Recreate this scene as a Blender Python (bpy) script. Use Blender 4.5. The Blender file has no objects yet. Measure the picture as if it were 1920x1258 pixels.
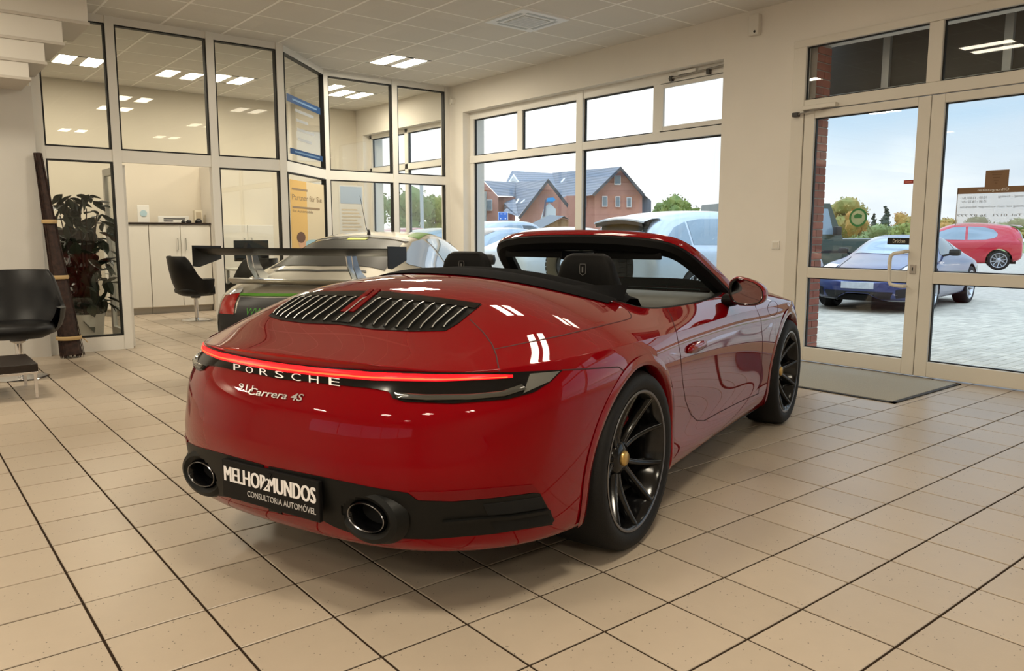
"""Showroom with a red convertible, rebuilt as a 3D scene."""
EXPOSURE = 0.12     # view exposure (stops)
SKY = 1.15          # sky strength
LAMP = 78.0         # radiance of the lit ceiling panels
import bpy, bmesh, math, random
import numpy as np
from mathutils import Vector, Matrix
from mathutils.bvhtree import BVHTree

random.seed(7)
rng = np.random.default_rng(7)
scene = bpy.context.scene
col = scene.collection

# ------------------------------------------------------------------ camera
FPX, PITCH, ROLL, YAW = 1460.7, .13085, .00103, .68012
CAM = np.array([-.42742, -12.20896, 4.01385]) * .311
def _rot():
    cp, sp, cr, sr, cy, sy = math.cos(PITCH), math.sin(PITCH), math.cos(ROLL), math.sin(ROLL), math.cos(YAW), math.sin(YAW)
    fwd = np.array([sy*cp, cy*cp, -sp]); right = np.array([cy, -sy, 0.]); up = np.cross(right, fwd)
    return right*cr + up*sr, -right*sr + up*cr, fwd
RGT, UPV, FWD = _rot()
def ray(px, py):
    d = FWD*FPX + RGT*(px-960) - UPV*(py-629)
    return d/np.linalg.norm(d)
def at(px, py, v=0., axis=2):           # pixel -> point on an axis plane
    d = ray(px, py); return CAM + d*((v-CAM[axis])/d[axis])
cd = bpy.data.cameras.new('camera'); cam = bpy.data.objects.new('camera', cd); col.objects.link(cam)
cam.matrix_world = Matrix(((RGT[0], UPV[0], -FWD[0], CAM[0]), (RGT[1], UPV[1], -FWD[1], CAM[1]), (RGT[2], UPV[2], -FWD[2], CAM[2]), (0, 0, 0, 1)))
cd.sensor_fit = 'HORIZONTAL'; cd.sensor_width = 36; cd.lens = FPX/1920*36; cd.clip_start = .05; cd.clip_end = 2000
scene.camera = cam

# ------------------------------------------------------------------ world, exposure
scene.view_settings.view_transform = 'Standard'
scene.view_settings.look = 'None'
scene.view_settings.gamma = 1
scene.view_settings.use_curve_mapping = False
scene.view_settings.exposure = EXPOSURE
scene.cycles.use_denoising = True
scene.cycles.max_bounces = 10
scene.cycles.transparent_max_bounces = 24
scene.cycles.glossy_bounces = 5
scene.cycles.diffuse_bounces = 4
scene.cycles.caustics_reflective = False
scene.cycles.caustics_refractive = False
scene.cycles.sample_clamp_indirect = 6
w = bpy.data.worlds.new('sky'); scene.world = w; w.use_nodes = True
def world_nodes():
    nt = w.node_tree; N = nt.nodes; L = nt.links; N.clear()
    def n(t, **k):
        o = N.new(t)
        for a, b in k.items(): setattr(o, a, b)
        return o
    tc = n('ShaderNodeTexCoord'); sep = n('ShaderNodeSeparateXYZ'); L.new(tc.outputs['Generated'], sep.inputs[0])
    # elevation ramp: bright milky horizon, soft blue, unseen zenith raised to light the floor
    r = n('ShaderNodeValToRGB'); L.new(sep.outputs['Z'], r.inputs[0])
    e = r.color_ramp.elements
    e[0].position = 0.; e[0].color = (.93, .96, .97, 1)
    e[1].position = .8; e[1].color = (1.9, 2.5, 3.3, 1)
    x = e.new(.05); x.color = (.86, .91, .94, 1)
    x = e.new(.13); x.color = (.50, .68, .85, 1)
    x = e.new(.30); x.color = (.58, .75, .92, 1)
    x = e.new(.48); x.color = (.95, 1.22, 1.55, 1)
    # cloud banks
    mp = n('ShaderNodeMapping'); mp.inputs['Scale'].default_value = (2.2, 2.2, 7.); L.new(tc.outputs['Generated'], mp.inputs[0])
    nz = n('ShaderNodeTexNoise'); nz.inputs['Scale'].default_value = 1.6; nz.inputs['Detail'].default_value = 5; nz.inputs['Roughness'].default_value = .5
    L.new(mp.outputs[0], nz.inputs['Vector'])
    cr = n('ShaderNodeValToRGB'); L.new(nz.outputs[0], cr.inputs[0])
    cr.color_ramp.elements[0].position = .44; cr.color_ramp.elements[0].color = (0, 0, 0, 1)
    cr.color_ramp.elements[1].position = .62; cr.color_ramp.elements[1].color = (.85, .85, .85, 1)
    mx = n('ShaderNodeMixRGB'); L.new(cr.outputs[0], mx.inputs[0]); L.new(r.outputs[0], mx.inputs[1]); mx.inputs[2].default_value = (.62, .72, .82, 1)
    # bright veil of thin cloud around the hidden sun
    sd = n('ShaderNodeVectorMath', operation='DOT_PRODUCT'); nrm = n('ShaderNodeVectorMath', operation='NORMALIZE')
    L.new(tc.outputs['Generated'], nrm.inputs[0]); L.new(nrm.outputs[0], sd.inputs[0])
    s = Vector((math.cos(math.radians(55))*.94, math.sin(math.radians(55))*.94, .36)).normalized(); sd.inputs[1].default_value = s
    gl = n('ShaderNodeMapRange'); gl.interpolation_type = 'SMOOTHSTEP'
    gl.inputs[1].default_value = .88; gl.inputs[2].default_value = .955; L.new(sd.outputs['Value'], gl.inputs[0])
    m2 = n('ShaderNodeMixRGB'); L.new(gl.outputs[0], m2.inputs[0]); L.new(mx.outputs[0], m2.inputs[1]); m2.inputs[2].default_value = (1.2, 1.2, 1.18, 1)
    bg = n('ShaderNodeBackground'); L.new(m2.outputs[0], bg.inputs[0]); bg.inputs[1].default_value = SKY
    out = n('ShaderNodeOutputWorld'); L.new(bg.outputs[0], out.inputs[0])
world_nodes()

# ------------------------------------------------------------------ materials
MATS = {}
def mat(name, c=(.8, .8, .8), rough=.5, metal=0., coat=0., coat_rough=.03, trans=0., ior=1.45, emit=None, estr=0., spec=.5,
        noise=0., nscale=8., bump=0., bscale=60., c2=None, alpha=1., sheen=0.):
    if name in MATS: return MATS[name]
    m = bpy.data.materials.new(name); m.use_nodes = True
    nt = m.node_tree; b = nt.nodes['Principled BSDF']; L = nt.links
    b.inputs['Base Color'].default_value = (*c, 1); b.inputs['Roughness'].default_value = rough; b.inputs['Metallic'].default_value = metal
    b.inputs['Coat Weight'].default_value = coat; b.inputs['Coat Roughness'].default_value = coat_rough
    b.inputs['Transmission Weight'].default_value = trans; b.inputs['IOR'].default_value = ior
    b.inputs['Specular IOR Level'].default_value = spec; b.inputs['Alpha'].default_value = alpha; b.inputs['Sheen Weight'].default_value = sheen
    if emit: b.inputs['Emission Color'].default_value = (*emit, 1); b.inputs['Emission Strength'].default_value = estr
    tc = nt.nodes.new('ShaderNodeTexCoord')
    if noise or c2:
        nz = nt.nodes.new('ShaderNodeTexNoise'); nz.inputs['Scale'].default_value = nscale; nz.inputs['Detail'].default_value = 4
        L.new(tc.outputs['Object'], nz.inputs['Vector'])
        mx = nt.nodes.new('ShaderNodeMixRGB'); mx.inputs[1].default_value = (*c, 1)
        mx.inputs[2].default_value = (*(c2 or [v*(1-noise) for v in c]), 1)
        rp = nt.nodes.new('ShaderNodeMapRange'); rp.inputs[1].default_value = .35; rp.inputs[2].default_value = .65
        L.new(nz.outputs[0], rp.inputs[0]); L.new(rp.outputs[0], mx.inputs[0]); L.new(mx.outputs[0], b.inputs['Base Color'])
    if bump:
        n2 = nt.nodes.new('ShaderNodeTexNoise'); n2.inputs['Scale'].default_value = bscale; n2.inputs['Detail'].default_value = 3
        L.new(tc.outputs['Object'], n2.inputs['Vector'])
        bp = nt.nodes.new('ShaderNodeBump'); bp.inputs['Strength'].default_value = bump; bp.inputs['Distance'].default_value = .01
        L.new(n2.outputs[0], bp.inputs['Height']); L.new(bp.outputs[0], b.inputs['Normal'])
    MATS[name] = m; return m
def glass_mat(name, tint=(1, 1, 1), refl=1., rough=0.):
    """thin architectural pane: clear see-through plus the mirror of a glass face"""
    if name in MATS: return MATS[name]
    m = bpy.data.materials.new(name); m.use_nodes = True; nt = m.node_tree; N = nt.nodes; L = nt.links; N.clear()
    o = N.new('ShaderNodeOutputMaterial'); t = N.new('ShaderNodeBsdfTransparent'); t.inputs[0].default_value = (*tint, 1)
    g = N.new('ShaderNodeBsdfGlossy'); g.inputs['Roughness'].default_value = rough
    f = N.new('ShaderNodeFresnel'); ge = N.new('ShaderNodeNewGeometry'); ir = N.new('ShaderNodeMapRange')
    ir.inputs[3].default_value = 1.5; ir.inputs[4].default_value = 1/1.5; L.new(ge.outputs['Backfacing'], ir.inputs[0]); L.new(ir.outputs[0], f.inputs[0])
    mu = N.new('ShaderNodeMath'); mu.operation = 'MULTIPLY'; mu.inputs[1].default_value = refl; mu.use_clamp = True
    mx = N.new('ShaderNodeMixShader'); L.new(f.outputs[0], mu.inputs[0]); L.new(mu.outputs[0], mx.inputs[0])
    L.new(t.outputs[0], mx.inputs[1]); L.new(g.outputs[0], mx.inputs[2]); L.new(mx.outputs[0], o.inputs[0])
    MATS[name] = m; return m

def car_paint(name, c, f0=.018, gain=.95, power=3.8, rough=.45, gl=.012):
    """solid colour under clear lacquer: the mirror of the lacquer grows towards grazing angles"""
    if name in MATS: return MATS[name]
    m = bpy.data.materials.new(name); m.use_nodes = True; nt = m.node_tree; N = nt.nodes; L = nt.links
    b = N['Principled BSDF']; b.inputs['Base Color'].default_value = (*c, 1); b.inputs['Roughness'].default_value = rough; b.inputs['Specular IOR Level'].default_value = .0
    lw = N.new('ShaderNodeLayerWeight'); lw.inputs[0].default_value = .5
    pw = N.new('ShaderNodeMath'); pw.operation = 'POWER'; pw.inputs[1].default_value = power; L.new(lw.outputs['Facing'], pw.inputs[0])
    ma = N.new('ShaderNodeMath'); ma.operation = 'MULTIPLY_ADD'; ma.inputs[1].default_value = gain; ma.inputs[2].default_value = f0; ma.use_clamp = True; L.new(pw.outputs[0], ma.inputs[0])
    g = N.new('ShaderNodeBsdfGlossy'); g.inputs['Roughness'].default_value = gl; mx = N.new('ShaderNodeMixShader')
    L.new(ma.outputs[0], mx.inputs[0]); L.new(b.outputs[0], mx.inputs[1]); L.new(g.outputs[0], mx.inputs[2]); L.new(mx.outputs[0], N['Material Output'].inputs[0])
    MATS[name] = m; return m

# ------------------------------------------------------------------ mesh helpers
def link(name, me, m=None, parent=None, loc=None, rz=0.):
    o = bpy.data.objects.new(name, me); col.objects.link(o)
    if m is not None and me is not None:
        for k in (m if isinstance(m, (list, tuple)) else [m]): me.materials.append(k)
    if parent is not None: o.parent = parent
    if loc is not None: o.location = loc
    if rz: o.rotation_euler.z = rz
    return o
def mesh(name, V, F, m=None, parent=None, smooth=False, sharp=None, mi=None, **k):
    me = bpy.data.meshes.new(name)
    me.from_pydata([tuple(map(float, v)) for v in V], [], [tuple(map(int, f)) for f in F])
    if smooth: me.polygons.foreach_set('use_smooth', [True]*len(me.polygons))
    if mi is not None: me.polygons.foreach_set('material_index', mi)
    me.update()
    if smooth and sharp: me.set_sharp_from_angle(angle=math.radians(sharp))
    return link(name, me, m, parent, **k)
def empty(name, loc=(0, 0, 0), rz=0.):
    o = bpy.data.objects.new(name, None); col.objects.link(o); o.location = loc; o.rotation_euler.z = rz; o.empty_display_size = .1
    return o
def tag(o, label=None, cat=None, group=None, kind=None):
    if label: o['label'] = label
    if cat: o['category'] = cat
    if group: o['group'] = group
    if kind: o['kind'] = kind
    return o
def copy_tree(o, parent=None):
    c = o.copy(); col.objects.link(c)
    if parent is not None: c.parent = parent
    for ch in list(o.children): copy_tree(ch, c)
    return c

class MB:
    """collects shapes for ONE mesh object"""
    def __init__(s): s.V = []; s.F = []; s.M = []; s.cur = 0
    def add(s, V, F):
        b = len(s.V); s.V += [tuple(map(float, v)) for v in V]; s.F += [tuple(b+int(i) for i in f) for f in F]; s.M += [s.cur]*len(F); return s
    def box(s, x0, x1, y0, y1, z0, z1):
        return s.add([(x0, y0, z0), (x1, y0, z0), (x1, y1, z0), (x0, y1, z0), (x0, y0, z1), (x1, y0, z1), (x1, y1, z1), (x0, y1, z1)],
                     [(0, 3, 2, 1), (4, 5, 6, 7), (0, 1, 5, 4), (1, 2, 6, 5), (2, 3, 7, 6), (3, 0, 4, 7)])
    def bbox(s, x0, x1, y0, y1, z0, z1, b=.01):      # box with chamfered edges
        bm = bmesh.new(); bmesh.ops.create_cube(bm, size=1)
        for v in bm.verts: v.co = Vector(((x0+x1)/2+v.co.x*(x1-x0), (y0+y1)/2+v.co.y*(y1-y0), (z0+z1)/2+v.co.z*(z1-z0)))
        b = min(b, .45*min(x1-x0, y1-y0, z1-z0))
        bmesh.ops.bevel(bm, geom=bm.edges[:], offset=b, segments=2, affect='EDGES', profile=.6)
        return s.bm(bm)
    def bm(s, bm):
        bm.verts.index_update(); V = [v.co[:] for v in bm.verts]; F = [[v.index for v in f.verts] for f in bm.faces]; bm.free(); return s.add(V, F)
    def tube(s, pts, r, n=8, closed=False, cap=True, up=None):
        pts = [Vector(p) for p in pts]; k = len(pts); rs = r if hasattr(r, '__len__') else [r]*k
        V = []; F = []; pn = None
        for i, p in enumerate(pts):
            a = pts[(i-1) % k] if (closed or i > 0) else p; b = pts[(i+1) % k] if (closed or i < k-1) else p
            t = (b-a).normalized()
            if pn is None:
                pn = t.cross(Vector((0, 0, 1)) if abs(t.z) < .9 else Vector((1, 0, 0))).normalized()
            pn = (pn - t*pn.dot(t)).normalized(); bn = t.cross(pn)
            for j in range(n):
                th = 2*math.pi*j/n; V.append(p + (pn*math.cos(th)+bn*math.sin(th))*rs[i])
        m = k if closed else k-1
        for i in range(m):
            for j in range(n):
                a = i*n+j; b = i*n+(j+1) % n; c = ((i+1) % k)*n+(j+1) % n; d = ((i+1) % k)*n+j; F.append((a, b, c, d))
        if cap and not closed: F.append(tuple(range(n))[::-1]); F.append(tuple((k-1)*n+j for j in range(n)))
        return s.add(V, F)
    def lathe(s, prof, n=24, axis='z', c=(0, 0, 0), a0=0., a1=2*math.pi):
        full = abs(a1-a0-2*math.pi) < 1e-6; k = len(prof); V = []; F = []; m = n if full else n+1
        for i in range(m):
            th = a0+(a1-a0)*i/n; ct, st = math.cos(th), math.sin(th)
            for r, h in prof:
                p = {'z': (r*ct, r*st, h), 'y': (r*ct, h, r*st), 'x': (h, r*ct, r*st)}[axis]
                V.append((p[0]+c[0], p[1]+c[1], p[2]+c[2]))
        for i in range(n):
            for j in range(k-1):
                a = i*k+j; b = ((i+1) % m)*k+j; F.append((a, b, b+1, a+1))
        return s.add(V, F)
    def prism(s, poly, d, o=(0, 0, 0)):              # poly: 3D points, extruded by vector d
        n = len(poly); P = [Vector(p)+Vector(o) for p in poly]; d = Vector(d)
        return s.add(P+[p+d for p in P], [tuple(range(n))[::-1], tuple(range(n, 2*n))]+[(i, (i+1) % n, n+(i+1) % n, n+i) for i in range(n)])
    def grid(s, G, flip=False, closeu=False):
        G = np.asarray(G); nu, nv = G.shape[:2]; F = []
        for i in range(nu if closeu else nu-1):
            for j in range(nv-1):
                a, b, c, d = i*nv+j, ((i+1) % nu)*nv+j, ((i+1) % nu)*nv+j+1, i*nv+j+1
                F.append((a, d, c, b) if flip else (a, b, c, d))
        return s.add(G.reshape(-1, 3), F)
    def xf(s, M):
        s.V = [tuple((M @ Vector(v))[:]) for v in s.V]; return s
    def build(s, name, m, parent=None, smooth=False, sharp=40, **k):
        return mesh(name, s.V, s.F, m, parent, smooth, sharp if smooth else None, mi=s.M if any(s.M) else None, **k)
def rbox(name, m, parent, *a, b=.01, **k): return MB().bbox(*a, b=b).build(name, m, parent, **k)
def text_mesh(txt, size=1., font_shear=0., extrude=.0, align='CENTER', spacing=1., bold=0.):
    """lettering as a mesh in the XY plane, returned as (verts, faces)"""
    cu = bpy.data.curves.new('t', 'FONT'); cu.body = txt; cu.size = size; cu.shear = font_shear; cu.extrude = extrude; cu.align_x = align
    cu.space_character = spacing; cu.offset = bold; cu.resolution_u = 3
    o = bpy.data.objects.new('t', cu); col.objects.link(o)
    dg = bpy.context.evaluated_depsgraph_get(); me = bpy.data.meshes.new_from_object(o.evaluated_get(dg))
    V = np.array([v.co[:] for v in me.vertices]) if len(me.vertices) else np.zeros((0, 3)); F = [list(p.vertices) for p in me.polygons]
    bpy.data.objects.remove(o); bpy.data.curves.remove(cu); bpy.data.meshes.remove(me)
    return V, F
# ================================================================== the room
XW, ZC, TS, CT = 6.859, 3.457, .311, .648       # window-wall face, ceiling height, floor tile, ceiling tile
YP, YP2, YB = 5.36, 6.42, 9.4                   # glass partition planes, office back wall
XMIN, YMIN = -9.0, -9.0
def pos_mat(name, cell, base, vary, rough, speck=0., bump=.0, off=(0, 0), rvary=0., nscale=3., mott=.0, spec=.5):
    """material keyed to world position so neighbouring pieces differ a little"""
    m = bpy.data.materials.new(name); m.use_nodes = True; nt = m.node_tree; N = nt.nodes; L = nt.links; b = N['Principled BSDF']
    g = N.new('ShaderNodeNewGeometry'); ad = N.new('ShaderNodeVectorMath'); ad.operation = 'DIVIDE'; ad.inputs[1].default_value = cell
    of = N.new('ShaderNodeVectorMath'); of.operation = 'ADD'; of.inputs[1].default_value = (0, 0, .5); L.new(g.outputs['Position'], of.inputs[0])
    L.new(of.outputs[0], ad.inputs[0]); fl = N.new('ShaderNodeVectorMath'); fl.operation = 'FLOOR'; L.new(ad.outputs[0], fl.inputs[0])
    wn = N.new('ShaderNodeTexWhiteNoise'); wn.noise_dimensions = '3D'; L.new(fl.outputs[0], wn.inputs['Vector'])
    nz = N.new('ShaderNodeTexNoise'); nz.inputs['Scale'].default_value = nscale; nz.inputs['Detail'].default_value = 6; L.new(g.outputs['Position'], nz.inputs['Vector'])
    a = N.new('ShaderNodeMath'); a.operation = 'MULTIPLY_ADD'; a.inputs[1].default_value = vary; a.inputs[2].default_value = 1-vary/2; L.new(wn.outputs['Value'], a.inputs[0])
    a2 = N.new('ShaderNodeMath'); a2.operation = 'MULTIPLY_ADD'; a2.inputs[1].default_value = mott; a2.inputs[2].default_value = 1-mott/2; L.new(nz.outputs[0], a2.inputs[0])
    mu = N.new('ShaderNodeMath'); mu.operation = 'MULTIPLY'; L.new(a.outputs[0], mu.inputs[0]); L.new(a2.outputs[0], mu.inputs[1])
    vm = N.new('ShaderNodeVectorMath'); vm.operation = 'SCALE'; vm.inputs[0].default_value = base; L.new(mu.outputs[0], vm.inputs['Scale'])
    c = vm.outputs[0]
    if speck:
        vo = N.new('ShaderNodeTexVoronoi'); vo.inputs['Scale'].default_value = 55; L.new(g.outputs['Position'], vo.inputs['Vector'])
        lt = N.new('ShaderNodeMath'); lt.operation = 'LESS_THAN'; lt.inputs[1].default_value = .13; L.new(vo.outputs['Distance'], lt.inputs[0])
        w2 = N.new('ShaderNodeTexWhiteNoise'); L.new(vo.outputs['Color'], w2.inputs['Vector'])
        gt = N.new('ShaderNodeMath'); gt.operation = 'GREATER_THAN'; gt.inputs[1].default_value = 1-speck; L.new(w2.outputs['Value'], gt.inputs[0])
        an = N.new('ShaderNodeMath'); an.operation = 'MULTIPLY'; L.new(lt.outputs[0], an.inputs[0]); L.new(gt.outputs[0], an.inputs[1])
        mx = N.new('ShaderNodeMixRGB'); L.new(an.outputs[0], mx.inputs[0]); L.new(c, mx.inputs[1]); mx.inputs[2].default_value = (.09, .075, .06, 1); c = mx.outputs[0]
    L.new(c, b.inputs['Base Color'])
    b.inputs['Roughness'].default_value = rough; b.inputs['Specular IOR Level'].default_value = spec
    if rvary:
        rm = N.new('ShaderNodeMath'); rm.operation = 'MULTIPLY_ADD'; rm.inputs[1].default_value = rvary; rm.inputs[2].default_value = rough-rvary/2; L.new(nz.outputs[0], rm.inputs[0]); L.new(rm.outputs[0], b.inputs['Roughness'])
    if bump:
        bn = N.new('ShaderNodeTexNoise'); bn.inputs['Scale'].default_value = 90; bn.inputs['Detail'].default_value = 4; L.new(g.outputs['Position'], bn.inputs['Vector'])
        bp = N.new('ShaderNodeBump'); bp.inputs['Strength'].default_value = bump; bp.inputs['Distance'].default_value = .004; L.new(bn.outputs[0], bp.inputs['Height']); L.new(bp.outputs[0], b.inputs['Normal'])
    MATS[name] = m; return m
M_TILE = pos_mat('beige floor tile', (TS, TS, 9), (.445, .368, .285), .09, .34, speck=.35, bump=.07, rvary=.05, mott=.10, nscale=14, spec=.5)
M_GROUT = mat('brown grout', (.030, .019, .012), .95, spec=.1)
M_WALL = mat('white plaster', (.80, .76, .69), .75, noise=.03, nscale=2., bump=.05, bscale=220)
M_CEIL = pos_mat('mineral ceiling tile', (CT, CT, 9), (.72, .695, .64), .05, .9, bump=.25, mott=.05, nscale=30)
M_RAIL = mat('white ceiling rail', (.97, .95, .90), .5)
M_CHR = mat('chrome', (.75, .75, .76), .12, metal=1)
M_ALU = mat('white coated aluminium', (.80, .78, .73), .38)
M_ALU2 = mat('cream door frame', (.70, .66, .58), .36)
M_GASK = mat('black gasket', (.012, .012, .012), .6)
M_PANE = glass_mat('clear pane', (.97, .98, .975), 1.0)
M_DPANE = glass_mat('partition pane', (.96, .97, .96), 1.1)

floor = tag(MB().box(XMIN, XW+.05, YMIN, YB, -.12, -.004).build('floor', M_GROUT), kind='structure')
def in_view(p, m=60):
    d = np.asarray(p)-CAM; z = d@FWD
    if z < .3: return None
    x, y = 960+FPX*(d@RGT)/z, 629-FPX*(d@UPV)/z
    return z if (-m < x < 1920+m and -m < y < 1258+m) else None
def piece_mesh(name, sx, sy, h, b, m):
    mb = MB(); x0, x1, y0, y1 = -sx/2, sx/2, -sy/2, sy/2
    mb.add([(x0, y0, -h), (x1, y0, -h), (x1, y1, -h), (x0, y1, -h), (x0, y0, -b), (x1, y0, -b), (x1, y1, -b), (x0, y1, -b), (x0+b, y0+b, 0), (x1-b, y0+b, 0), (x1-b, y1-b, 0), (x0+b, y1-b, 0)],
           [(0, 1, 5, 4), (1, 2, 6, 5), (2, 3, 7, 6), (3, 0, 4, 7), (4, 5, 9, 8), (5, 6, 10, 9), (6, 7, 11, 10), (7, 4, 8, 11), (8, 9, 10, 11)])
    me = bpy.data.meshes.new(name); me.from_pydata(mb.V, [], mb.F); me.materials.append(m); me.update(); return me
tiles = []
for a in range(int(XMIN/TS), int((XW-.01)/TS)+1):
    for r in range(int(YMIN/TS), int(YB/TS)+1):
        cx, cy = (a+.5)*TS, (r+.5)*TS
        if cx < XMIN+.2: continue
        tiles.append((cx, cy, in_view((cx, cy, 0))))
vis = sorted([t for t in tiles if t[2]], key=lambda t: t[2])
tm = piece_mesh('floor_tile', TS-.0085, TS-.0085, .012, .0018, M_TILE)
near = vis[:300]; nearset = {(t[0], t[1]) for t in near}
for cx, cy, d in near:
    o = link('floor_tile', tm, None, floor, loc=(cx, cy, random.uniform(-.0004, .0004)))
mb = MB(); base = [v.co[:] for v in tm.vertices]; bf = [tuple(p.vertices) for p in tm.polygons]
for cx, cy, d in tiles:
    if (cx, cy) in nearset: continue
    hx = min(cx+TS/2, XW)-cx+TS/2-.0065 if cx+TS/2 > XW else TS-.0065
    mb.add([(min(v[0]+cx, XW-.002), v[1]+cy, v[2]) for v in base], bf)
tag(mb.build('floor_tile_field', M_TILE, floor), kind='stuff')

# ceiling
ceil = tag(MB().box(XMIN, XW+.3, YMIN, YB+.2, ZC+.02, ZC+.12).build('ceiling', mat('ceiling void', (.3, .28, .25), .9)), kind='structure')
CX0, CY0 = 5.0, 3.03
LAMPS = {(5.0, 4.974), (5.0, -.21), (5.0, -2.802), (5.0, -5.394), (3.056, 2.382), (3.056, -.21), (3.056, -1.506), (3.056, -5.394), (1.112, -3.45), (-.832, 3.03), (-1.48, -1.506), (-.832, -6.69), (-2.776, -4.746), (-4.72, -2.802), (-4.72, 3.678), (-6.664, 1.086), (-6.664, -5.394),  # some read off reflections, others added out of view for overall light
         (1.76, 7.566), (3.704, 7.566), (5.648, 7.566), (-.184, 7.566)}
LK = {(round((x-CX0)/CT), round((y-CY0)/CT)) for x, y in LAMPS}; AC = (0, -1)
cm = piece_mesh('ceiling_tile', CT-.016, CT-.016, .012, .004, M_CEIL)
rest = MB(); cb = [v.co[:] for v in cm.vertices]; cf = [tuple(p.vertices) for p in cm.polygons]; nct = 0
for i in range(int((XMIN-CX0)/CT)-1, 3):
    for j in range(int((YMIN-CY0)/CT)-1, int((YB-CY0)/CT)+1):
        if (i, j) in LK or (i, j) == AC: continue
        cx, cy = CX0+(i+.5)*CT, CY0+(j+.5)*CT
        if cx-CT/2 < XMIN or cy-CT/2 < YMIN: continue
        full = cx+CT/2 <= XW and cy+CT/2 <= YB
        if full and in_view((cx, cy, ZC)) and nct < 300:
            o = link('ceiling_tile', cm, None, ceil, loc=(cx, cy, ZC)); o.rotation_euler.x = math.pi; nct += 1
        else:
            rest.add([(min(v[0]+cx, XW-.002), min(-v[1]+cy, YB-.002), ZC-v[2]) for v in cb], cf)
tag(rest.build('ceiling_tile_field', M_CEIL, ceil), kind='stuff')
for i in range(-22, 4):
    x = CX0+i*CT
    if XMIN < x < XW: MB().box(x-.012, x+.012, YMIN, YB, ZC-.003, ZC+.01).build('ceiling_rail', M_RAIL, ceil)
for j in range(-19, 11):
    y = CY0+j*CT
    if YMIN < y < YB: MB().box(XMIN, XW, y-.011, y+.011, ZC-.002, ZC+.01).build('ceiling_rail', M_RAIL, ceil)

# lamps
M_DIFF = mat('lit diffuser', (.9, .85, .75), .5, emit=(1., .89, .70), estr=LAMP)
M_DIFF2 = mat('dimmed diffuser', (.9, .85, .75), .5, emit=(1., .89, .70), estr=LAMP*.09)     # row along the windows, weakened to keep the entrance side darker
M_DIFF3 = mat('half-dimmed diffuser', (.9, .85, .75), .5, emit=(1., .89, .70), estr=LAMP*.22)
def ceiling_lamp(x, y, label, group, m=None):
    t = empty('ceiling_lamp', (x+CT/2, y+CT/2, ZC)); tag(t, label, 'lamp', group)
    h = CT/2-.012
    fr = MB()
    for a in ((-h, -h+.05, -h, h), (h-.05, h, -h, h), (-.06, .06, -h, h), (-h, h, -h, -h+.03), (-h, h, h-.03, h)): fr.box(a[0], a[1], a[2], a[3], -.006, .02)
    fr.build('lamp_frame', M_RAIL, t)
    for s in (-1, 1):
        x0, x1 = (-h+.05, -.06) if s < 0 else (.06, h-.05)
        MB().add([(x0, -h+.03, .0), (x1, -h+.03, .0), (x1, h-.03, .0), (x0, h-.03, .0)], [(0, 3, 2, 1)]).build('lamp_diffuser', m or M_DIFF, t)
    return t
for x, y in sorted(LAMPS):
    if y > 7: ceiling_lamp(x, y, {-.184: 'lit ceiling lamp over the far corner of the office', 1.76: 'lit square ceiling lamp in the office above the leafy plant', 3.704: 'lit square ceiling lamp in the office above the desk', 5.648: 'lit square ceiling lamp in the office beside its window'}[x], 'office ceiling lamps', mat('office diffuser', (.9, .85, .75), .5, emit=(1., .89, .70), estr=LAMP*.68))
    elif (x, y) == (5.0, 4.974): ceiling_lamp(x, y, 'lit square ceiling lamp in the showroom beside the angled glass', None)
    else: ceiling_lamp(x, y, 'lit square ceiling lamp of the showroom outside the view', 'showroom ceiling lamps', M_DIFF2 if x > 4 and y < 2 else M_DIFF3 if x > 2 and y < 0 else None)
# air-conditioning cassette
ac = empty('air_conditioner', (CX0+CT/2, CY0-CT/2, ZC)); tag(ac, 'square white ceiling air outlet with two slotted flaps', 'air conditioner')
M_ACW = mat('ac white', (.86, .88, .88), .4); h = CT/2-.006
MB().bbox(-h, h, -h, h, -.022, .02, b=.006).build('cover', M_ACW, ac)
MB().bbox(-.17, .17, -.17, .17, -.030, -.018, b=.004).build('intake_grille', mat('ac grey', (.62, .65, .66), .5), ac)
for k, (a, b, c, d) in enumerate([(-.2, .2, .215, .255), (-.2, .2, -.255, -.215), (.215, .255, -.2, .2), (-.255, -.215, -.2, .2)]): MB().box(a, b, c, d, -.0245, -.02).build('flap', mat('ac flap', (.5, .53, .54), .5), ac)
for k in range(7): MB().box(-.16, .16, -.15+k*.05-.003, -.15+k*.05+.003, -.032, -.029).build('grille_bar', M_ACW, ac)

# ------------------------------------------------ window wall (x = XW): piers, sill, head
WT = .40
WY0, WY1 = 1.353, 6.03                # showroom window opening
DY0, DY1 = -2.02, .53                 # entrance opening
def wall_box(mb, y0, y1, z0, z1): mb.box(XW, XW+WT, y0, y1, z0, z1)
wr = MB()
for a in [(WY1, 6.62, 0, ZC+.1), (DY1, WY0, 0, ZC+.1), (-2.7, DY0, 0, ZC+.1), (YMIN, -7.4, 0, ZC+.1), (9.15, YB+.3, 0, ZC+.1),
          (WY0, WY1, 3.046, ZC+.1), (DY0, DY1, 3.045, ZC+.1), (-7.4, -2.7, 3.046, ZC+.1), (6.62, 9.15, 3.0, ZC+.1),
          (WY0, WY1, -.1, .16), (-7.4, -2.7, -.1, .16), (6.62, 9.15, -.1, .82)]: wall_box(wr, *a)
wallr = tag(wr.build('wall_right', M_WALL), kind='structure')
tag(MB().box(XMIN-.2, XW, YB, YB+.2, 0, ZC+.1).build('wall_back', mat('cream office wall', (.74, .68, .57), .8, noise=.03, nscale=2)), kind='structure')
wl_ = MB()
for a in ((YMIN, -7.6, 0, ZC+.1), (2.4, YB, 0, ZC+.1), (-7.6, 2.4, 0, .9), (-7.6, 2.4, 2.35, ZC+.1)): wl_.box(XMIN-.2, XMIN, *a)
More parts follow.
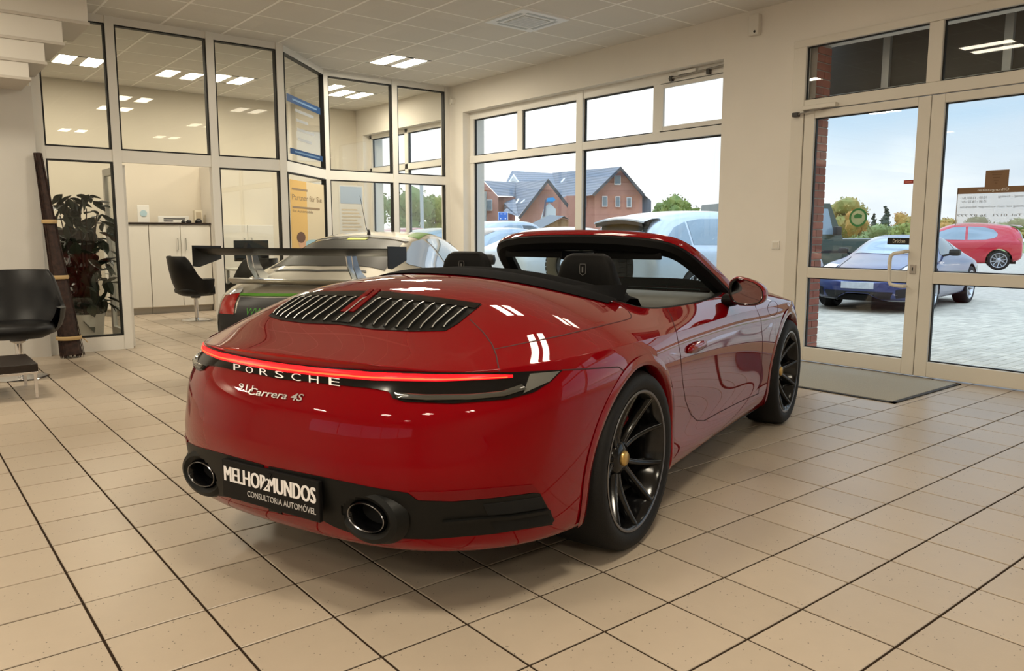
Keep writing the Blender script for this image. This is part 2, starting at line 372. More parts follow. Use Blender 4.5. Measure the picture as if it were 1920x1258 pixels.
tag(wl_.build('wall_left', M_WALL), kind='structure')
tag(MB().box(XMIN-.2, XW+WT, YMIN-.2, YMIN, 0, ZC+.1).build('wall_front', M_WALL), kind='structure')
# brick reveal outside the entrance: every brick its own piece
M_BRK = pos_mat('red clinker', (.12, .1, .075), (.30, .095, .062), .5, .8, bump=.3, mott=.4, nscale=20)
MB().box(XW+.11, XW+.36, DY1-.165, DY1-.003, 0, 3.04).build('mortar_bed', mat('mortar', (.45, .40, .36), .9), wallr)
def chunk(name, sx, sy, sz, m):
    me = bpy.data.meshes.new(name); q = MB().box(-sx/2, sx/2, -sy/2, sy/2, -sz/2, sz/2); me.from_pydata(q.V, [], q.F); me.materials.append(m); me.update(); return me
bL, bS = chunk('brick', .236, .014, .063, M_BRK), chunk('brick', .112, .014, .063, M_BRK)
bE = chunk('brick', .014, .15, .063, M_BRK)
for k in range(40):
    z = .04+k*.0755; x0 = XW+.115
    seq = [(bL, .24)] if k % 2 else [(bS, .12), (bS, .12)]
    x = x0
    for me, l in seq:
        link('brick', me, None, wallr, loc=(x+l/2, DY1-.169, z)); x += l

# ------------------------------------------------ framed glazing helper (all on planes of constant x)
def frame_bar(name, m, parent, y0, y1, z0, z1, x0, x1): return MB().bbox(x0, x1, y0, y1, z0, z1, b=.006).build(name, m, parent)
def pane_x(parent, x, y0, y1, z0, z1, m=None, gask=True, name='pane'):
    MB().box(x-.004, x+.004, y0, y1, z0, z1).build(name, m or M_PANE, parent)
    if gask:
        q = MB(); w_ = .009
        for a in ((y0-w_, y0+.004, z0-w_, z1+w_), (y1-.004, y1+w_, z0-w_, z1+w_), (y0, y1, z0-w_, z0+.004), (y0, y1, z1-.004, z1+w_)): q.box(x-.014, x+.014, *a)
        q.build('gasket', M_GASK, parent)
# window_1: four upper lights over two large panes, set back in the reveal
w1 = tag(empty('window_1'), kind='structure'); XF0, XF1 = XW+.13, XW+.20
MY = [WY0+.035, 2.37, 3.62, 4.84, WY1-.035]; zt0, zt1 = 2.30, 2.40
frame_bar('frame_bar', M_ALU, w1, WY0, WY1, 2.94, 3.05, XF0, XF1); frame_bar('frame_bar', M_ALU, w1, WY0, WY1, .155, .25, XF0, XF1)
frame_bar('frame_bar', M_ALU, w1, WY0, WY0+.03, .16, 3.04, XF0+.004, XF1); frame_bar('frame_bar', M_ALU, w1, WY1-.09, WY1, .16, 3.04, XF0+.004, XF1)
frame_bar('transom', M_ALU, w1, WY0, WY1, zt0, zt1, XF0-.01, XF1)
frame_bar('mullion', M_ALU, w1, 3.57, 3.69, .155, 3.05, XF0-.012, XF1)
for y in (2.36, 4.85): frame_bar('mullion', M_ALU, w1, y-.055, y+.055, 2.38, 2.96, XF0+.004, XF1)
cells = [WY0+.03, 2.305, 2.415, 3.57, 3.69, 4.795, 4.905, WY1-.09]
for k in range(0, 8, 2): pane_x(w1, XF1-.03, cells[k]+.012, cells[k+1]-.012, zt1+.012, 2.928)
for a, b in ((WY0+.03, 3.57), (3.69, WY1-.09)): pane_x(w1, XF1-.03, a+.012, b-.012, .262, zt0-.012)
# inner sash of the opening light and its opener rod
for a in ((1.41, 2.30, 2.41, 2.46), (1.41, 2.30, 2.885, 2.93), (2.25, 2.30, 2.41, 2.93)): MB().bbox(XF0-.004-.004*a[0], XF0+.02, a[0], a[1], a[2], a[3], b=.004).build('sash_bar', M_ALU, w1)
op = tag(empty('window_opener'), 'grey rod opener across the head of the showroom window', 'opener')
MB().tube([(XF0-.03, 1.40, 3.005), (XF0-.03, 2.16, 2.975)], .011, 8).build('rod', mat('grey metal', (.35, .33, .30), .4, metal=.6), op, smooth=True)
MB().bbox(XF0-.05, XF0-.01, 1.78, 2.02, 2.995, 3.03, b=.006).build('housing', M_ALU, op)
for y in (1.62, 2.13): MB().bbox(XF0-.045, XF0+.0, y-.02, y+.02, 2.945, 3.0, b=.004).build('bracket', mat('dark bracket', (.05, .045, .04), .5), op)
# office window
w2 = tag(empty('window_2'), kind='structure')
for a in ((6.62, 9.15, 2.93, 3.0), (6.62, 9.15, .82, .9), (6.62, 6.70, .82, 3.0), (9.07, 9.15, .82, 3.0), (6.62, 9.15, 2.32, 2.42), (7.83, 7.93, .82, 3.0)): frame_bar('frame_bar', M_ALU, w2, *a, XF0, XF1)
for a, b in ((6.70, 7.83), (7.93, 9.07)):
    pane_x(w2, XF1-.03, a+.01, b-.01, .91, 2.31); pane_x(w2, XF1-.03, a+.01, b-.01, 2.43, 2.92)
w4 = tag(empty('window_4'), kind='structure')
for a in [(-7.6, 2.4, 2.28, 2.35), (-7.6, 2.4, .9, .97)]+[(-7.6+k*2.0-.04, -7.6+k*2.0+.04, .97, 2.28) for k in range(6)]: frame_bar('frame_bar', M_ALU, w4, *a, XMIN-.14, XMIN-.07)
for k in range(5): pane_x(w4, XMIN-.10, -7.56+k*2.0, -5.64+k*2.0, .97, 2.28, gask=False)
# side window beyond the entrance (behind the photographer's right)
w3 = tag(empty('window_3'), kind='structure')
for a in ((-7.4, -2.7, 2.94, 3.05), (-7.4, -2.7, .155, .25), (-7.4, -7.31, .155, 3.05), (-2.79, -2.7, .155, 3.05), (-7.4, -2.7, 2.30, 2.40), (-5.11, -4.99, .155, 3.05)): frame_bar('frame_bar', M_ALU, w3, *a, XF0, XF1)
for a, b in ((-7.31, -5.11), (-4.99, -2.79)):
    pane_x(w3, XF1-.03, a+.01, b-.01, .26, 2.29); pane_x(w3, XF1-.03, a+.01, b-.01, 2.41, 2.93)

# ------------------------------------------------ entrance: fixed head lights, two glazed leaves
d0 = tag(empty('door_1'), kind='structure'); X0, X1 = XW-.015, XW+.065
frame_bar('door_frame', M_ALU2, d0, .405, .535, 0, 3.06, X0, X1); frame_bar('door_frame', M_ALU2, d0, -2.03, -1.94, 0, 3.06, X0, X1)
frame_bar('door_frame', M_ALU2, d0, -2.03, .535, 2.995, 3.065, X0-.006, X1); frame_bar('transom', M_ALU2, d0, -1.94, .405, 2.405, 2.505, X0+.002, X1)
frame_bar('mullion', M_ALU2, d0, -.825, -.71, 2.505, 2.995, X0+.002, X1)
pane_x(d0, XW+.03, -.705, .455-.05, 2.512, 2.99); pane_x(d0, XW+.03, -1.93, -.83, 2.512, 2.99)
def leaf(y0, y1, name):
    t = tag(empty(name), kind='structure'); a, b = X0+.004, X1-.004
    s0 = .105
    frame_bar('stile', M_ALU2, t, y1-s0, y1, .012, 2.398, a, b); frame_bar('stile', M_ALU2, t, y0, y0+s0, .012, 2.398, a, b)
    frame_bar('rail', M_ALU2, t, y0+s0, y1-s0, 2.325, 2.398, a, b); frame_bar('rail', M_ALU2, t, y0+s0, y1-s0, .012, .145, a, b); frame_bar('rail', M_ALU2, t, y0+s0, y1-s0, .822, .922, a, b)
    pane_x(t, XW+.03, y0+s0+.004, y1-s0-.004, .926, 2.320); pane_x(t, XW+.03, y0+s0+.004, y1-s0-.004, .150, .817)
    return t
lf1 = leaf(-.765, .395, 'door_2'); lf2 = leaf(-1.935, -.771, 'door_3')
# pull handle, lock, hinge closer
hd = MB().tube([(X0, -.655, 1.092), (X0-.055, -.655, 1.092), (X0-.075, -.64, 1.085), (X0-.08, -.575, 1.075), (X0-.08, -.548, 1.05), (X0-.08, -.542, 1.00), (X0-.08, -.547, .84), (X0-.08, -.56, .805), (X0-.075, -.60, .795), (X0-.055, -.655, .79), (X0, -.655, .79)], .016, 12).build('pull_handle', M_ALU2, lf1, smooth=True)
MB().bbox(X0-.006, X0+.006, -.735, -.685, .90, .98, b=.004).build('lock_plate', mat('lock metal', (.45, .42, .37), .35, metal=.6), lf1); MB().box(X0-.008, X0, -.713, -.705, .925, .955).build('keyhole', M_GASK, lf1)
MB().bbox(X0-.05, X0+.0, .06, .40, 2.405, 2.445, b=.006).build('door_closer', M_ALU2, d0)
MB().bbox(X0-.045, X0+.0, .44, .50, 2.355, 2.395, b=.004).build('closer_end', mat('dark bracket'), d0)
MB().tube([(X0-.03, .45, 2.375), (X0-.045, .25, 2.395), (X0-.02, .07, 2.42)], .007, 6).build('closer_arm', mat('grey metal'), d0)
# ------------------------------------------------ lettering on glass
def plaque(name, label, cat, x, y0, y1, z0, z1, m, th=.003, **k):
    o = MB().box(x-th, x, y0, y1, z0, z1).build(name, m); tag(o, label, cat, **k); return o
def wall_text(txt, m, parent, x, ya, yb, zc, h, mirror=False, name='lettering', bold=0.):
    """lettering on a plane of constant x read from the room: text runs from +y (left) to -y"""
    V, F = text_mesh(txt, 1., 0., 0., 'LEFT', 1., bold); V = V.copy(); V[:, 0] -= V[:, 0].min(); V[:, 1] -= (V[:, 1].max()+V[:, 1].min())/2
    V[:, 0] *= (ya-yb)/V[:, 0].max(); V[:, 1] *= h/(V[:, 1].max()-V[:, 1].min())
    if mirror: V[:, 0] = (ya-yb)-V[:, 0]
    return tag(mesh(name, [(x, ya-u, zc+v) for u, v, d in V], F, m, parent), kind='stuff')
XG = XW+.025
sg = plaque('push_sign', 'small black sign with the white word Drücken on the door glass', 'sign', XG, -.652, -.455, 1.150, 1.210, mat('sign black', (.008, .008, .008), .3))
wall_text('Drücken', mat('sign letters', (.75, .72, .6), .5), sg, XG-.0045, -.505, -.612, 1.182, .032)
gs = tag(MB().lathe([(.066, 0), (.084, 0), (.084, -.002), (.066, -.002)], 40, 'x', (XG, -.172, 1.392)).build('round_sticker', mat('sticker green', (.045, .22, .07), .5)), 'round green and white sticker on the door glass', 'sticker')
MB().lathe([(0, -.001), (.066, -.001)], 40, 'x', (XG, -.172, 1.392)).build('sticker_disc', mat('sticker pale', (.42, .58, .40), .6, alpha=.75), gs)
MB().prism([(0, -.205, 1.385), (0, -.14, 1.385), (0, -.13, 1.41), (0, -.165, 1.43), (0, -.21, 1.415)], (-.001, 0, 0), (XG-.002, 0, 0)).build('sticker_mark', mat('sticker green'), gs)
rs = plaque('red_sticker', 'small red alarm sticker near the top corner of the door glass', 'sticker', XG, -.648, -.566, 1.676, 1.708, mat('sticker red', (.35, .05, .04), .5))
MB().box(XG-.0045, XG-.003, -.635, -.580, 1.687, 1.697).build('sticker_bar', mat('sticker red text', (.75, .25, .2), .5), rs)
# opening hours, printed to be read from outside
oh = tag(empty('opening_hours_sign'), 'white opening-hours print with a brown header on the door glass, seen from behind', 'sign')
M_BRN = mat('sign brown', (.21, .12, .062), .6); M_GRY = mat('print grey', (.22, .22, .22), .6)
MB().box(XG-.002, XG, -1.83, -1.012, 1.572, 1.622).build('header_band', M_BRN, oh)
MB().box(XG-.002, XG, -1.385, -1.215, 1.622, 1.752).build('emblem_panel', M_BRN, oh)
for k, z in enumerate((1.73, 1.712, 1.690, 1.668, 1.646)): MB().box(XG-.0028, XG-.002, -1.345+.01*k, -1.255-.008*k, z, z+.007).build('emblem_line', mat('sign brown dark', (.15, .08, .035), .6), oh)
MB().box(XG-.001, XG+.001, -1.83, -1.012, 1.31, 1.572).build('print_film', mat('print white', (.82, .84, .84), .5, alpha=.30), oh)
MB().box(XG-.002, XG, -1.016, -1.010, 1.31, 1.622).build('print_edge', mat('print edge', (.4, .38, .35), .6), oh)
for txt, ya, yb, z, hh, mm in [('Öffnungszeiten', -1.165, -1.395, 1.597, .032, mat('print white solid', (.85, .85, .83), .5)), ('10.00 - 13.00 Uhr', -1.05, -1.235, 1.538, .020, M_GRY), ('15.00 - 18.30 Uhr', -1.05, -1.235, 1.508, .020, M_GRY), ('Montag - Freitag', -1.32, -1.53, 1.540, .022, M_GRY),
                              ('Samstag nur nach vorheriger Absprache', -1.04, -1.53, 1.462, .022, M_GRY), ('Tel. 0171  36 97 777', -1.02, -1.50, 1.395, .018, M_GRY)]:
    wall_text(txt, mm, oh, XG-.0035, ya, yb, z, hh, mirror=True)
# ------------------------------------------------ small fittings on the window wall
sw_ = tag(MB().bbox(XW-.012, XW+.002, .605, .690, 1.088, 1.172, b=.004).build('light_switch', M_ALU), 'square cream light switch beside the entrance', 'switch')
MB().bbox(XW-.017, XW-.008, .617, .678, 1.100, 1.160, b=.003).build('rocker', M_ALU2, sw_)
bx_ = tag(MB().bbox(XW-.06, XW+.002, .915, 1.03, 3.20, 3.40, b=.012).build('alarm_detector', mat('detector white', (.72, .69, .62), .5)), 'white alarm detector box high on the wall between window and entrance', 'detector')
MB().lathe([(0, -.004), (.011, -.004), (.013, 0)], 16, 'x', (XW-.06, .955, 3.232)).build('detector_lens', M_GASK, bx_)
pr = tag(MB().lathe([(0, -.05), (.03, -.045), (.045, -.02), (.05, .002)], 24, 'x', (XW, 6.26, 3.235)).build('motion_sensor', mat('detector white')), 'small round white motion sensor beside the glass partition', 'sensor')
MB().bbox(XW-.03, XW+.002, 6.30, 6.34, 3.19, 3.29, b=.006).build('sensor_base', mat('detector white'), pr)
# doormat
dm = tag(MB().bbox(5.64, 6.76, -1.16, .62, .0005, .012, b=.004).build('doormat', mat('speckled grey mat', (.30, .285, .24), .95, c2=(.50, .47, .39), nscale=260, bump=.6, bscale=300)), 'speckled grey doormat with a black edge inside the entrance', 'doormat')
q = MB()
for a in ((5.61, 5.65, -1.19, .65), (6.75, 6.79, -1.19, .65), (5.61, 6.79, -1.19, -1.15), (5.61, 6.79, .61, .65)): q.box(*a, .0005, .008)
q.build('mat_edge', mat('rubber edge', (.03, .03, .03), .7), dm)

# ------------------------------------------------ wall and stairs at far left
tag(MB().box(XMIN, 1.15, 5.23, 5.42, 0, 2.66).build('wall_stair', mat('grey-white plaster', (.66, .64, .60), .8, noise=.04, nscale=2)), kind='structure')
st = tag(empty('staircase'), kind='structure')
for xr, z0, z1 in ((1.565, 3.18, ZC+.02), (1.345, 2.965, 3.17), (1.19, 2.775, 2.955), (1.055, 2.62, 2.765)):
    MB().bbox(XMIN, xr, 4.6, 5.42, z0, z1, b=.008).build('stair_step', mat('pale stair', (.78, .75, .69), .6), st)
    MB().bbox(XMIN, xr+.012, 4.588, 5.42, z0-.012, z0+.014, b=.003).build('step_edge', mat('pale stair edge', (.60, .56, .50), .6), st)

# ------------------------------------------------ glass partition to the office
pt = tag(empty('wall_partition'), kind='structure')
FW = .085
def seg_frame(p0, p1, z0, z1, wd=FW, dp=.06, name='mullion'):
    """bar between two plan points"""
    p0, p1 = Vector((*p0, 0)), Vector((*p1, 0)); u = (p1-p0).normalized(); n = Vector((-u.y, u.x, 0))
    P = [p0+n*dp/2, p1+n*dp/2, p1-n*dp/2, p0-n*dp/2]
    return MB().prism([(p.x, p.y, z0) for p in P], (0, 0, z1-z0)).build(name, M_ALU, pt)
def seg_pane(p0, p1, z0, z1, m=None):
    p0, p1 = Vector((*p0, 0)), Vector((*p1, 0)); u = (p1-p0).normalized(); n = Vector((-u.y, u.x, 0)); dp = .006
    def slab(a, b, c, d, dpp, mm, nm):
        A, B = p0+u*a, p0+u*b
        P = [A+n*dpp, B+n*dpp, B-n*dpp, A-n*dpp]; MB().prism([(p.x, p.y, c) for p in P], (0, 0, d-c)).build(nm, mm, pt)
    L_ = (p1-p0).length
    slab(0, L_, z0, z1, .003, m or M_DPANE, 'glass_pane')
    q = MB()
    for a, b, c, d in ((-.008, .004, z0-.008, z1+.008), (L_-.004, L_+.008, z0-.008, z1+.008), (0, L_, z0-.008, z0+.004), (0, L_, z1-.004, z1+.008)):
        A, B = p0+u*a, p0+u*b; P = [A+n*.034, B+n*.034, B-n*.034, A-n*.034]; q.prism([(p.x, p.y, c) for p in P], (0, 0, d-c))
    q.build('gasket', M_GASK, pt)
ZT0, ZT1, ZB = 1.985, 2.11, .15
def bay(a, b, lower=True, upper=True, e0=FW/2, e1=FW/2):
    A, B = Vector(a), Vector(b); u = (B-A).normalized(); A2, B2 = A+u*e0, B-u*e1
    seg_frame(A2, B2, ZT0, ZT1, name='transom'); seg_frame(A2, B2, ZC-.075, ZC+.0, name='transom')
    if upper: seg_pane(A2+u*.012, B2-u*.012, ZT1+.012, ZC-.087)
    if lower: seg_frame(A2, B2, 0, ZB, name='transom'); seg_pane(A2+u*.012, B2-u*.012, ZB+.012, ZT0-.012)
for x, y in ((1.20, YP), (1.90, YP), (2.915, YP), (3.72, YP), (4.80, YP2), (5.895, YP2), (6.82, YP2)):
    seg_frame((x-FW/2, y), (x+FW/2, y), 0, ZC, dp=.085)
bay((1.20, YP), (1.90, YP)); bay((1.90, YP), (2.915, YP), lower=False); bay((2.915, YP), (3.72, YP), e1=FW/2)
bay((3.745, YP+.02), (4.775, YP2-.02), e0=.05, e1=.05); bay((4.80, YP2), (5.895, YP2)); bay((5.895, YP2), (6.82, YP2))
# office door leaf, standing open into the office
dl = tag(empty('door_4'), kind='structure')
for y0, y1, z0, z1 in ((YP+.06, YP+.14, .01, ZT0-.02), (YP+.86, YP+.94, .01, ZT0-.02), (YP+.14, YP+.86, .01, .16), (YP+.14, YP+.86, ZT0-.1, ZT0-.02)): MB().bbox(1.945, 1.99, y0, y1, z0, z1, b=.004).build('stile', M_ALU, dl)
MB().box(1.963, 1.971, YP+.13, YP+.87, .15, ZT0-.09).build('glass_pane', M_DPANE, dl)
MB().tube([(2.02, YP+.82, 1.02), (2.04, YP+.80, 1.02), (2.04, YP+.70, 1.02)], .010, 8).build('handle', M_CHR, dl, smooth=True)
# prints stuck to the angled panes
def diag(u, z, off=.012):           # u: 0..1 along the angled bay
    a, b = Vector((3.745, YP+.02, 0)), Vector((4.775, YP2-.02, 0)); d = (b-a); n = Vector((d.y, -d.x, 0)).normalized(); p = a+d*u+n*off
    return (p.x, p.y, z)
def diag_quad(name, m, parent, u0, u1, z0, z1, off, slope=0.): return mesh(name, [diag(u0, z0, off), diag(u1, z0, off), diag(u1, z1, off), diag(u0, z1, off)], [(0, 1, 2, 3)], m, parent)
def diag_text(txt, m, parent, u0, u1, zc, h, off, mirror=False):
    V, F = text_mesh(txt, 1., 0, 0, 'LEFT'); V = V.copy(); V[:, 0] -= V[:, 0].min(); V[:, 0] /= V[:, 0].max(); V[:, 1] -= (V[:, 1].max()+V[:, 1].min())/2; V[:, 1] *= h/(V[:, 1].max()-V[:, 1].min())
    return tag(mesh('print_lettering', [diag(u0+(u1-u0)*a, zc+b, off) for a, b, c in V], F, m, parent), kind='stuff')
M_BLU = mat('print blue', (.004, .045, .15), .6); M_TXB = mat('print blue-grey', (.32, .36, .42), .6, alpha=.6)
ps = tag(empty('price_list_print'), 'sheet print with two blue bars on the upper angled pane of the partition', 'sign')
diag_quad('blue_bar', M_BLU, ps, .10, .90, 2.835, 2.925, .010); diag_quad('blue_bar', M_BLU, ps, .14, .93, 2.215, 2.285, .010)
for k, (z, a, b) in enumerate(((2.745, .28, .72), (2.63, .30, .58), (2.52, .31, .72), (2.40, .32, .66))): diag_quad('print_row', M_TXB, ps, a, b, z, z+.035, .010)
diag_quad('print_row', mat('pale print', (.12, .22, .38), .6), ps, .22, .80, 2.868, 2.892, .013); diag_quad('print_row', mat('pale print'), ps, .24, .84, 2.24, 2.26, .013)
pp = tag(empty('poster'), 'yellow poster with a dark-haired figure in blue on the lower angled pane', 'poster')
diag_quad('poster_sheet', mat('poster cream', (.78, .66, .45), .6), pp, .10, .93, .95, 1.90, .011)
diag_quad('poster_panel', mat('poster orange', (.80, .52, .18), .6), pp, .10, .48, .95, 1.90, .0125)
for txt, u0, u1, z, h in (('Partner für Sie', .14, .86, 1.69, .07), ('für Automobile', .14, .62, 1.52, .036)): diag_text(txt, mat('poster text', (.35, .25, .15), .6), pp, u0, u1, z, h, .014)
for u0, u1, z in ((.14, .50, 1.79), (.14, .80, 1.565)): diag_quad('print_row', mat('poster text'), pp, u0, u1, z-.012, z+.012, .014)
def diag_blob(name, m, uc, zc, ru, rz, off):
    n = 20; mesh(name, [diag(uc+ru*math.cos(2*math.pi*k/n), zc+rz*math.sin(2*math.pi*k/n), off) for k in range(n)], [tuple(range(n))], m, pp)
diag_blob('printed_sleeve', mat('poster light blue', (.40, .62, .70), .6), .60, 1.09, .22, .07, .0135); diag_blob('printed_face', mat('poster skin', (.72, .42, .26), .6), .34, 1.12, .085, .095, .0140); diag_blob('printed_hair', mat('poster hair', (.16, .08, .05), .6), .315, 1.19, .10, .07, .0145); diag_blob('printed_arm', mat('poster skin'), .48, 1.055, .12, .03, .0150)
nt_ = tag(empty('notice_sheet'), 'pale printed notice with a blue heading on the partition pane by the window', 'notice')
yq = YP2-.012
def yquad(name, m, x0, x1, z0, z1, off, parent): return mesh(name, [(x0, yq-off, z0), (x1, yq-off, z0), (x1, yq-off, z1), (x0, yq-off, z1)], [(0, 1, 2, 3)], m, parent)
yquad('sheet', mat('notice paper', (.62, .63, .60), .6, alpha=.75), 4.98, 5.36, 1.0, 1.92, 0, nt_); yquad('heading', mat('notice blue', (.40, .50, .62), .6, alpha=.9), 5.0, 5.34, 1.66, 1.90, .002, nt_)
for k in range(9): yquad('print_row', mat('notice rows', (.55, .48, .36), .6), 5.02, 5.32-.03*(k % 3), 1.18+k*.048, 1.20+k*.048, .002, nt_)
# ================================================================== red convertible
def bspline_eval(P, u_sub, axis, mirror0=False, mirror1=False):
    """uniform cubic B-spline along an axis of a control grid; ends are reached (phantom points) or mirrored in y"""
    P = np.moveaxis(P, axis, 0)
    def mir(Q): Q = Q.copy(); Q[..., 1] *= -1; return Q
    a = mir(P[1]) if mirror0 else 2*P[0]-P[1]; b = mir(P[-2]) if mirror1 else 2*P[-1]-P[-2]
    Q = np.concatenate([a[None], P, b[None]]); out = []
    n = len(P)-1
    for i in range(n):
        for k in range(u_sub if i < n-1 else u_sub+1):
            t = k/u_sub; c = np.array([(1-t)**3, 3*t**3-6*t**2+4, -3*t**3+3*t**2+3*t+1, t**3])/6
            out.append(sum(c[m]*Q[i+m] for m in range(4)))
    return np.moveaxis(np.array(out), 0, axis)
def interp(x, pts):
    xs = np.array([p[0] for p in pts]); ys = np.array([p[1] for p in pts])
    # monotone-ish smooth interpolation (pchip)
    h = np.diff(xs); d = np.diff(ys)/h; m = np.zeros(len(xs)); m[0], m[-1] = d[0], d[-1]
    for i in range(1, len(xs)-1): m[i] = 0 if d[i-1]*d[i] <= 0 else 2/(1/d[i-1]+1/d[i])
    x = np.clip(x, xs[0], xs[-1]); i = np.clip(np.searchsorted(xs, x)-1, 0, len(h)-1); t = (x-xs[i])/h[i]
    return (1+2*t)*(1-t)**2*ys[i]+t*(1-t)**2*h[i]*m[i]+t*t*(3-2*t)*ys[i+1]+t*t*(t-1)*h[i]*m[i+1]

HERO_LOC, HERO_RZ = (1.842, -.930, 0.), math.radians(18.5)
def hero_world(p):
    c, s = math.cos(HERO_RZ), math.sin(HERO_RZ)
    return np.array([HERO_LOC[0]+p[0]*c-p[1]*s, HERO_LOC[1]+p[0]*s+p[1]*c, p[2]])
def hero_local(P):
    c, s = math.cos(HERO_RZ), math.sin(HERO_RZ); dx, dy = P[0]-HERO_LOC[0], P[1]-HERO_LOC[1]
    return np.array([dx*c+dy*s, -dx*s+dy*c, P[2]])

def hero_cage():
    # plan of the widest line (x, half width) and of the cockpit rim, column by column from tail centre to nose
    base = [(-1.068, 0), (-1.062, .25), (-1.025, .47), (-.935, .655), (-.79, .79), (-.60, .872), (-.32, .918), (0, .928), (.32, .915),
            (.65, .895), (1.05, .885), (1.45, .885), (1.80, .893), (2.12, .905), (2.45, .912), (2.75, .895), (3.03, .83), (3.28, .69), (3.43, .42), (3.48, 0)]
    ring = [(.16, 0), (.16, .13), (.17, .26), (.20, .39), (.25, .50), (.31, .595), (.39, .67), (.49, .72), (.63, .745),
            (.85, .755), (1.12, .755), (1.42, .745), (1.68, .715), (1.78, .62), (1.85, .5), (1.90, .38), (1.94, .26), (1.97, .16), (1.985, .08), (1.99, 0)]
    n = len(base); B = np.array(base); Rg = np.array(ring)
    # outward plan normals
    nor = []
    for j in range(n):
        a = B[j-1] if j else B[1]*[1, -1]; b = B[j+1] if j < n-1 else B[-2]*[1, -1]
        t = b-a; v = np.array([-t[1], t[0]]); v = v/np.linalg.norm(v)
        nor.append(v)
    nor = np.array(nor)
    rear = [(.13, .235), (.062, .215), (.035, .29), (.014, .40), (0, .49), (.022, .59), (.036, .68), (.098, .765), (.118, .808), (.100, .832)]
    crn = [(.13, .235), (.052, .212), (.022, .29), (.008, .40), (0, .49), (.018, .59), (.022, .68), (.075, .755), (.098, .785), (.098, .805)]
    side = [(.12, .19), (.05, .175), (.0, .235), (.028, .35), (.014, .48), (.003, .60), (.0, .69), (.006, .75), (.014, .785), (.024, .815)]
    arch = [(.06, .21), (.035, .20), (.022, .29), (.012, .42), (.004, .54), (0, .65), (.0, .72), (.010, .775), (.020, .805), (.034, .832)]
    farc = [(.06, .19), (.035, .18), (.022, .28), (.012, .40), (.004, .52), (0, .62), (.0, .69), (.008, .745), (.017, .775), (.030, .80)]
    nose = [(.14, .20), (.07, .175), (.02, .27), (0, .38), (.012, .47), (.04, .545), (.075, .60), (.11, .635), (.14, .658), (.17, .675)]
    def mixp(a, b, t): return [tuple((1-t)*np.array(p)+t*np.array(q)) for p, q in zip(a, b)]
    prof = [rear, rear, mixp(rear, crn, .25), mixp(rear, crn, .8), mixp(crn, arch, .25), mixp(crn, arch, .75), arch, arch, mixp(arch, side, .55), side, side, side, mixp(side, farc, .5), farc, farc, farc,
            mixp(farc, nose, .55), nose, nose, nose]
    zc = [(-.97, .832), (-.85, .862), (-.74, .888), (-.64, .925), (-.5, 1.005), (-.4, 1.038), (-.2, 1.07), (0, 1.082), (.3, 1.078), (.6, 1.05), (1.6, 1.04), (1.8, 1.0),
          (1.99, .96), (2.5, .885), (3.0, .775), (3.25, .71), (3.48, .655)]
    S = np.array([B[j]-nor[j]*prof[j][-1][0] for j in range(n)]); S[0, 1] = S[-1, 1] = 0
    sz = np.array([prof[j][-1][1] for j in range(n)])
    ordr = np.argsort(S[:, 0])
    wsx = [(S[j, 0], max(S[j, 1], 1e-3)) for j in ordr]; zsx = [(S[j, 0], sz[j]) for j in ordr]
    def H(x, y):
        ws = float(interp(np.array(x), wsx)); zs = float(interp(np.array(x), zsx)); c = float(interp(np.array(x), zc))
        u = min(abs(y)/max(ws, .05), 1.); ex = float(interp(np.array(x), [(-.6, 3.2), (-.4, 3.2), (.02, 2.25), (.42, 2.25), (.75, 3.2), (1., 3.2)])); z = zs+(c-zs)*(1-u**ex)
        if x > 1.75: z += .045*math.exp(-((abs(y)-.66)/.14)**2)*min(1, (x-1.75)/.3)*max(0, min(1, (3.1-x)/.4))
        return z
    ts = [.06, .16, .30, .44, .58, .72, .86, 1.]
    rows = []
    for i in range(10):
        rows.append([(*(B[j]-nor[j]*prof[j][i][0]), prof[j][i][1]) for j in range(n)])
    for t in ts:
        r = []
        for j in range(n):
            p = S[j]*(1-t)+Rg[j]*t; r.append((p[0], p[1], H(p[0], p[1])))
        rows.append(r)
    P = np.array(rows)                      # rows x cols x 3
    P[:, 0, 1] = 0; P[:, -1, 1] = 0
    return P
_P = hero_cage()
_P = np.concatenate([_P[:9], _P[9:10], _P[9:10], _P[10:]])      # doubled row keeps the tail edge crisp
_G = bspline_eval(bspline_eval(_P, 6, 0), 8, 1, True, True)      # dense half surface
NR, NC = _G.shape[:2]
ARCHES = ((0., .352, .392), (2.45, .345, .385))
def hero_body_mesh():
    V = []; idx = {}
    def vid(i, j, s):
        k = (i, j, 1 if j in (0, NC-1) else s)
        if k not in idx:
            p = _G[i, j]; idx[k] = len(V); V.append((p[0], 0. if j in (0, NC-1) else -s*p[1], p[2]))   # s=+1 -> right side (y<0)
        return idx[k]
    F = []
    for s in (1, -1):
        for i in range(NR-1):
            for j in range(NC-1):
                q = [vid(i, j, s), vid(i, j+1, s), vid(i+1, j+1, s), vid(i+1, j, s)]
                F.append(q if s == 1 else q[::-1])
    return np.array(V), F
_BV, _BF = hero_body_mesh()
FULL_BVH = BVHTree.FromPolygons([Vector(v) for v in _BV], _BF)
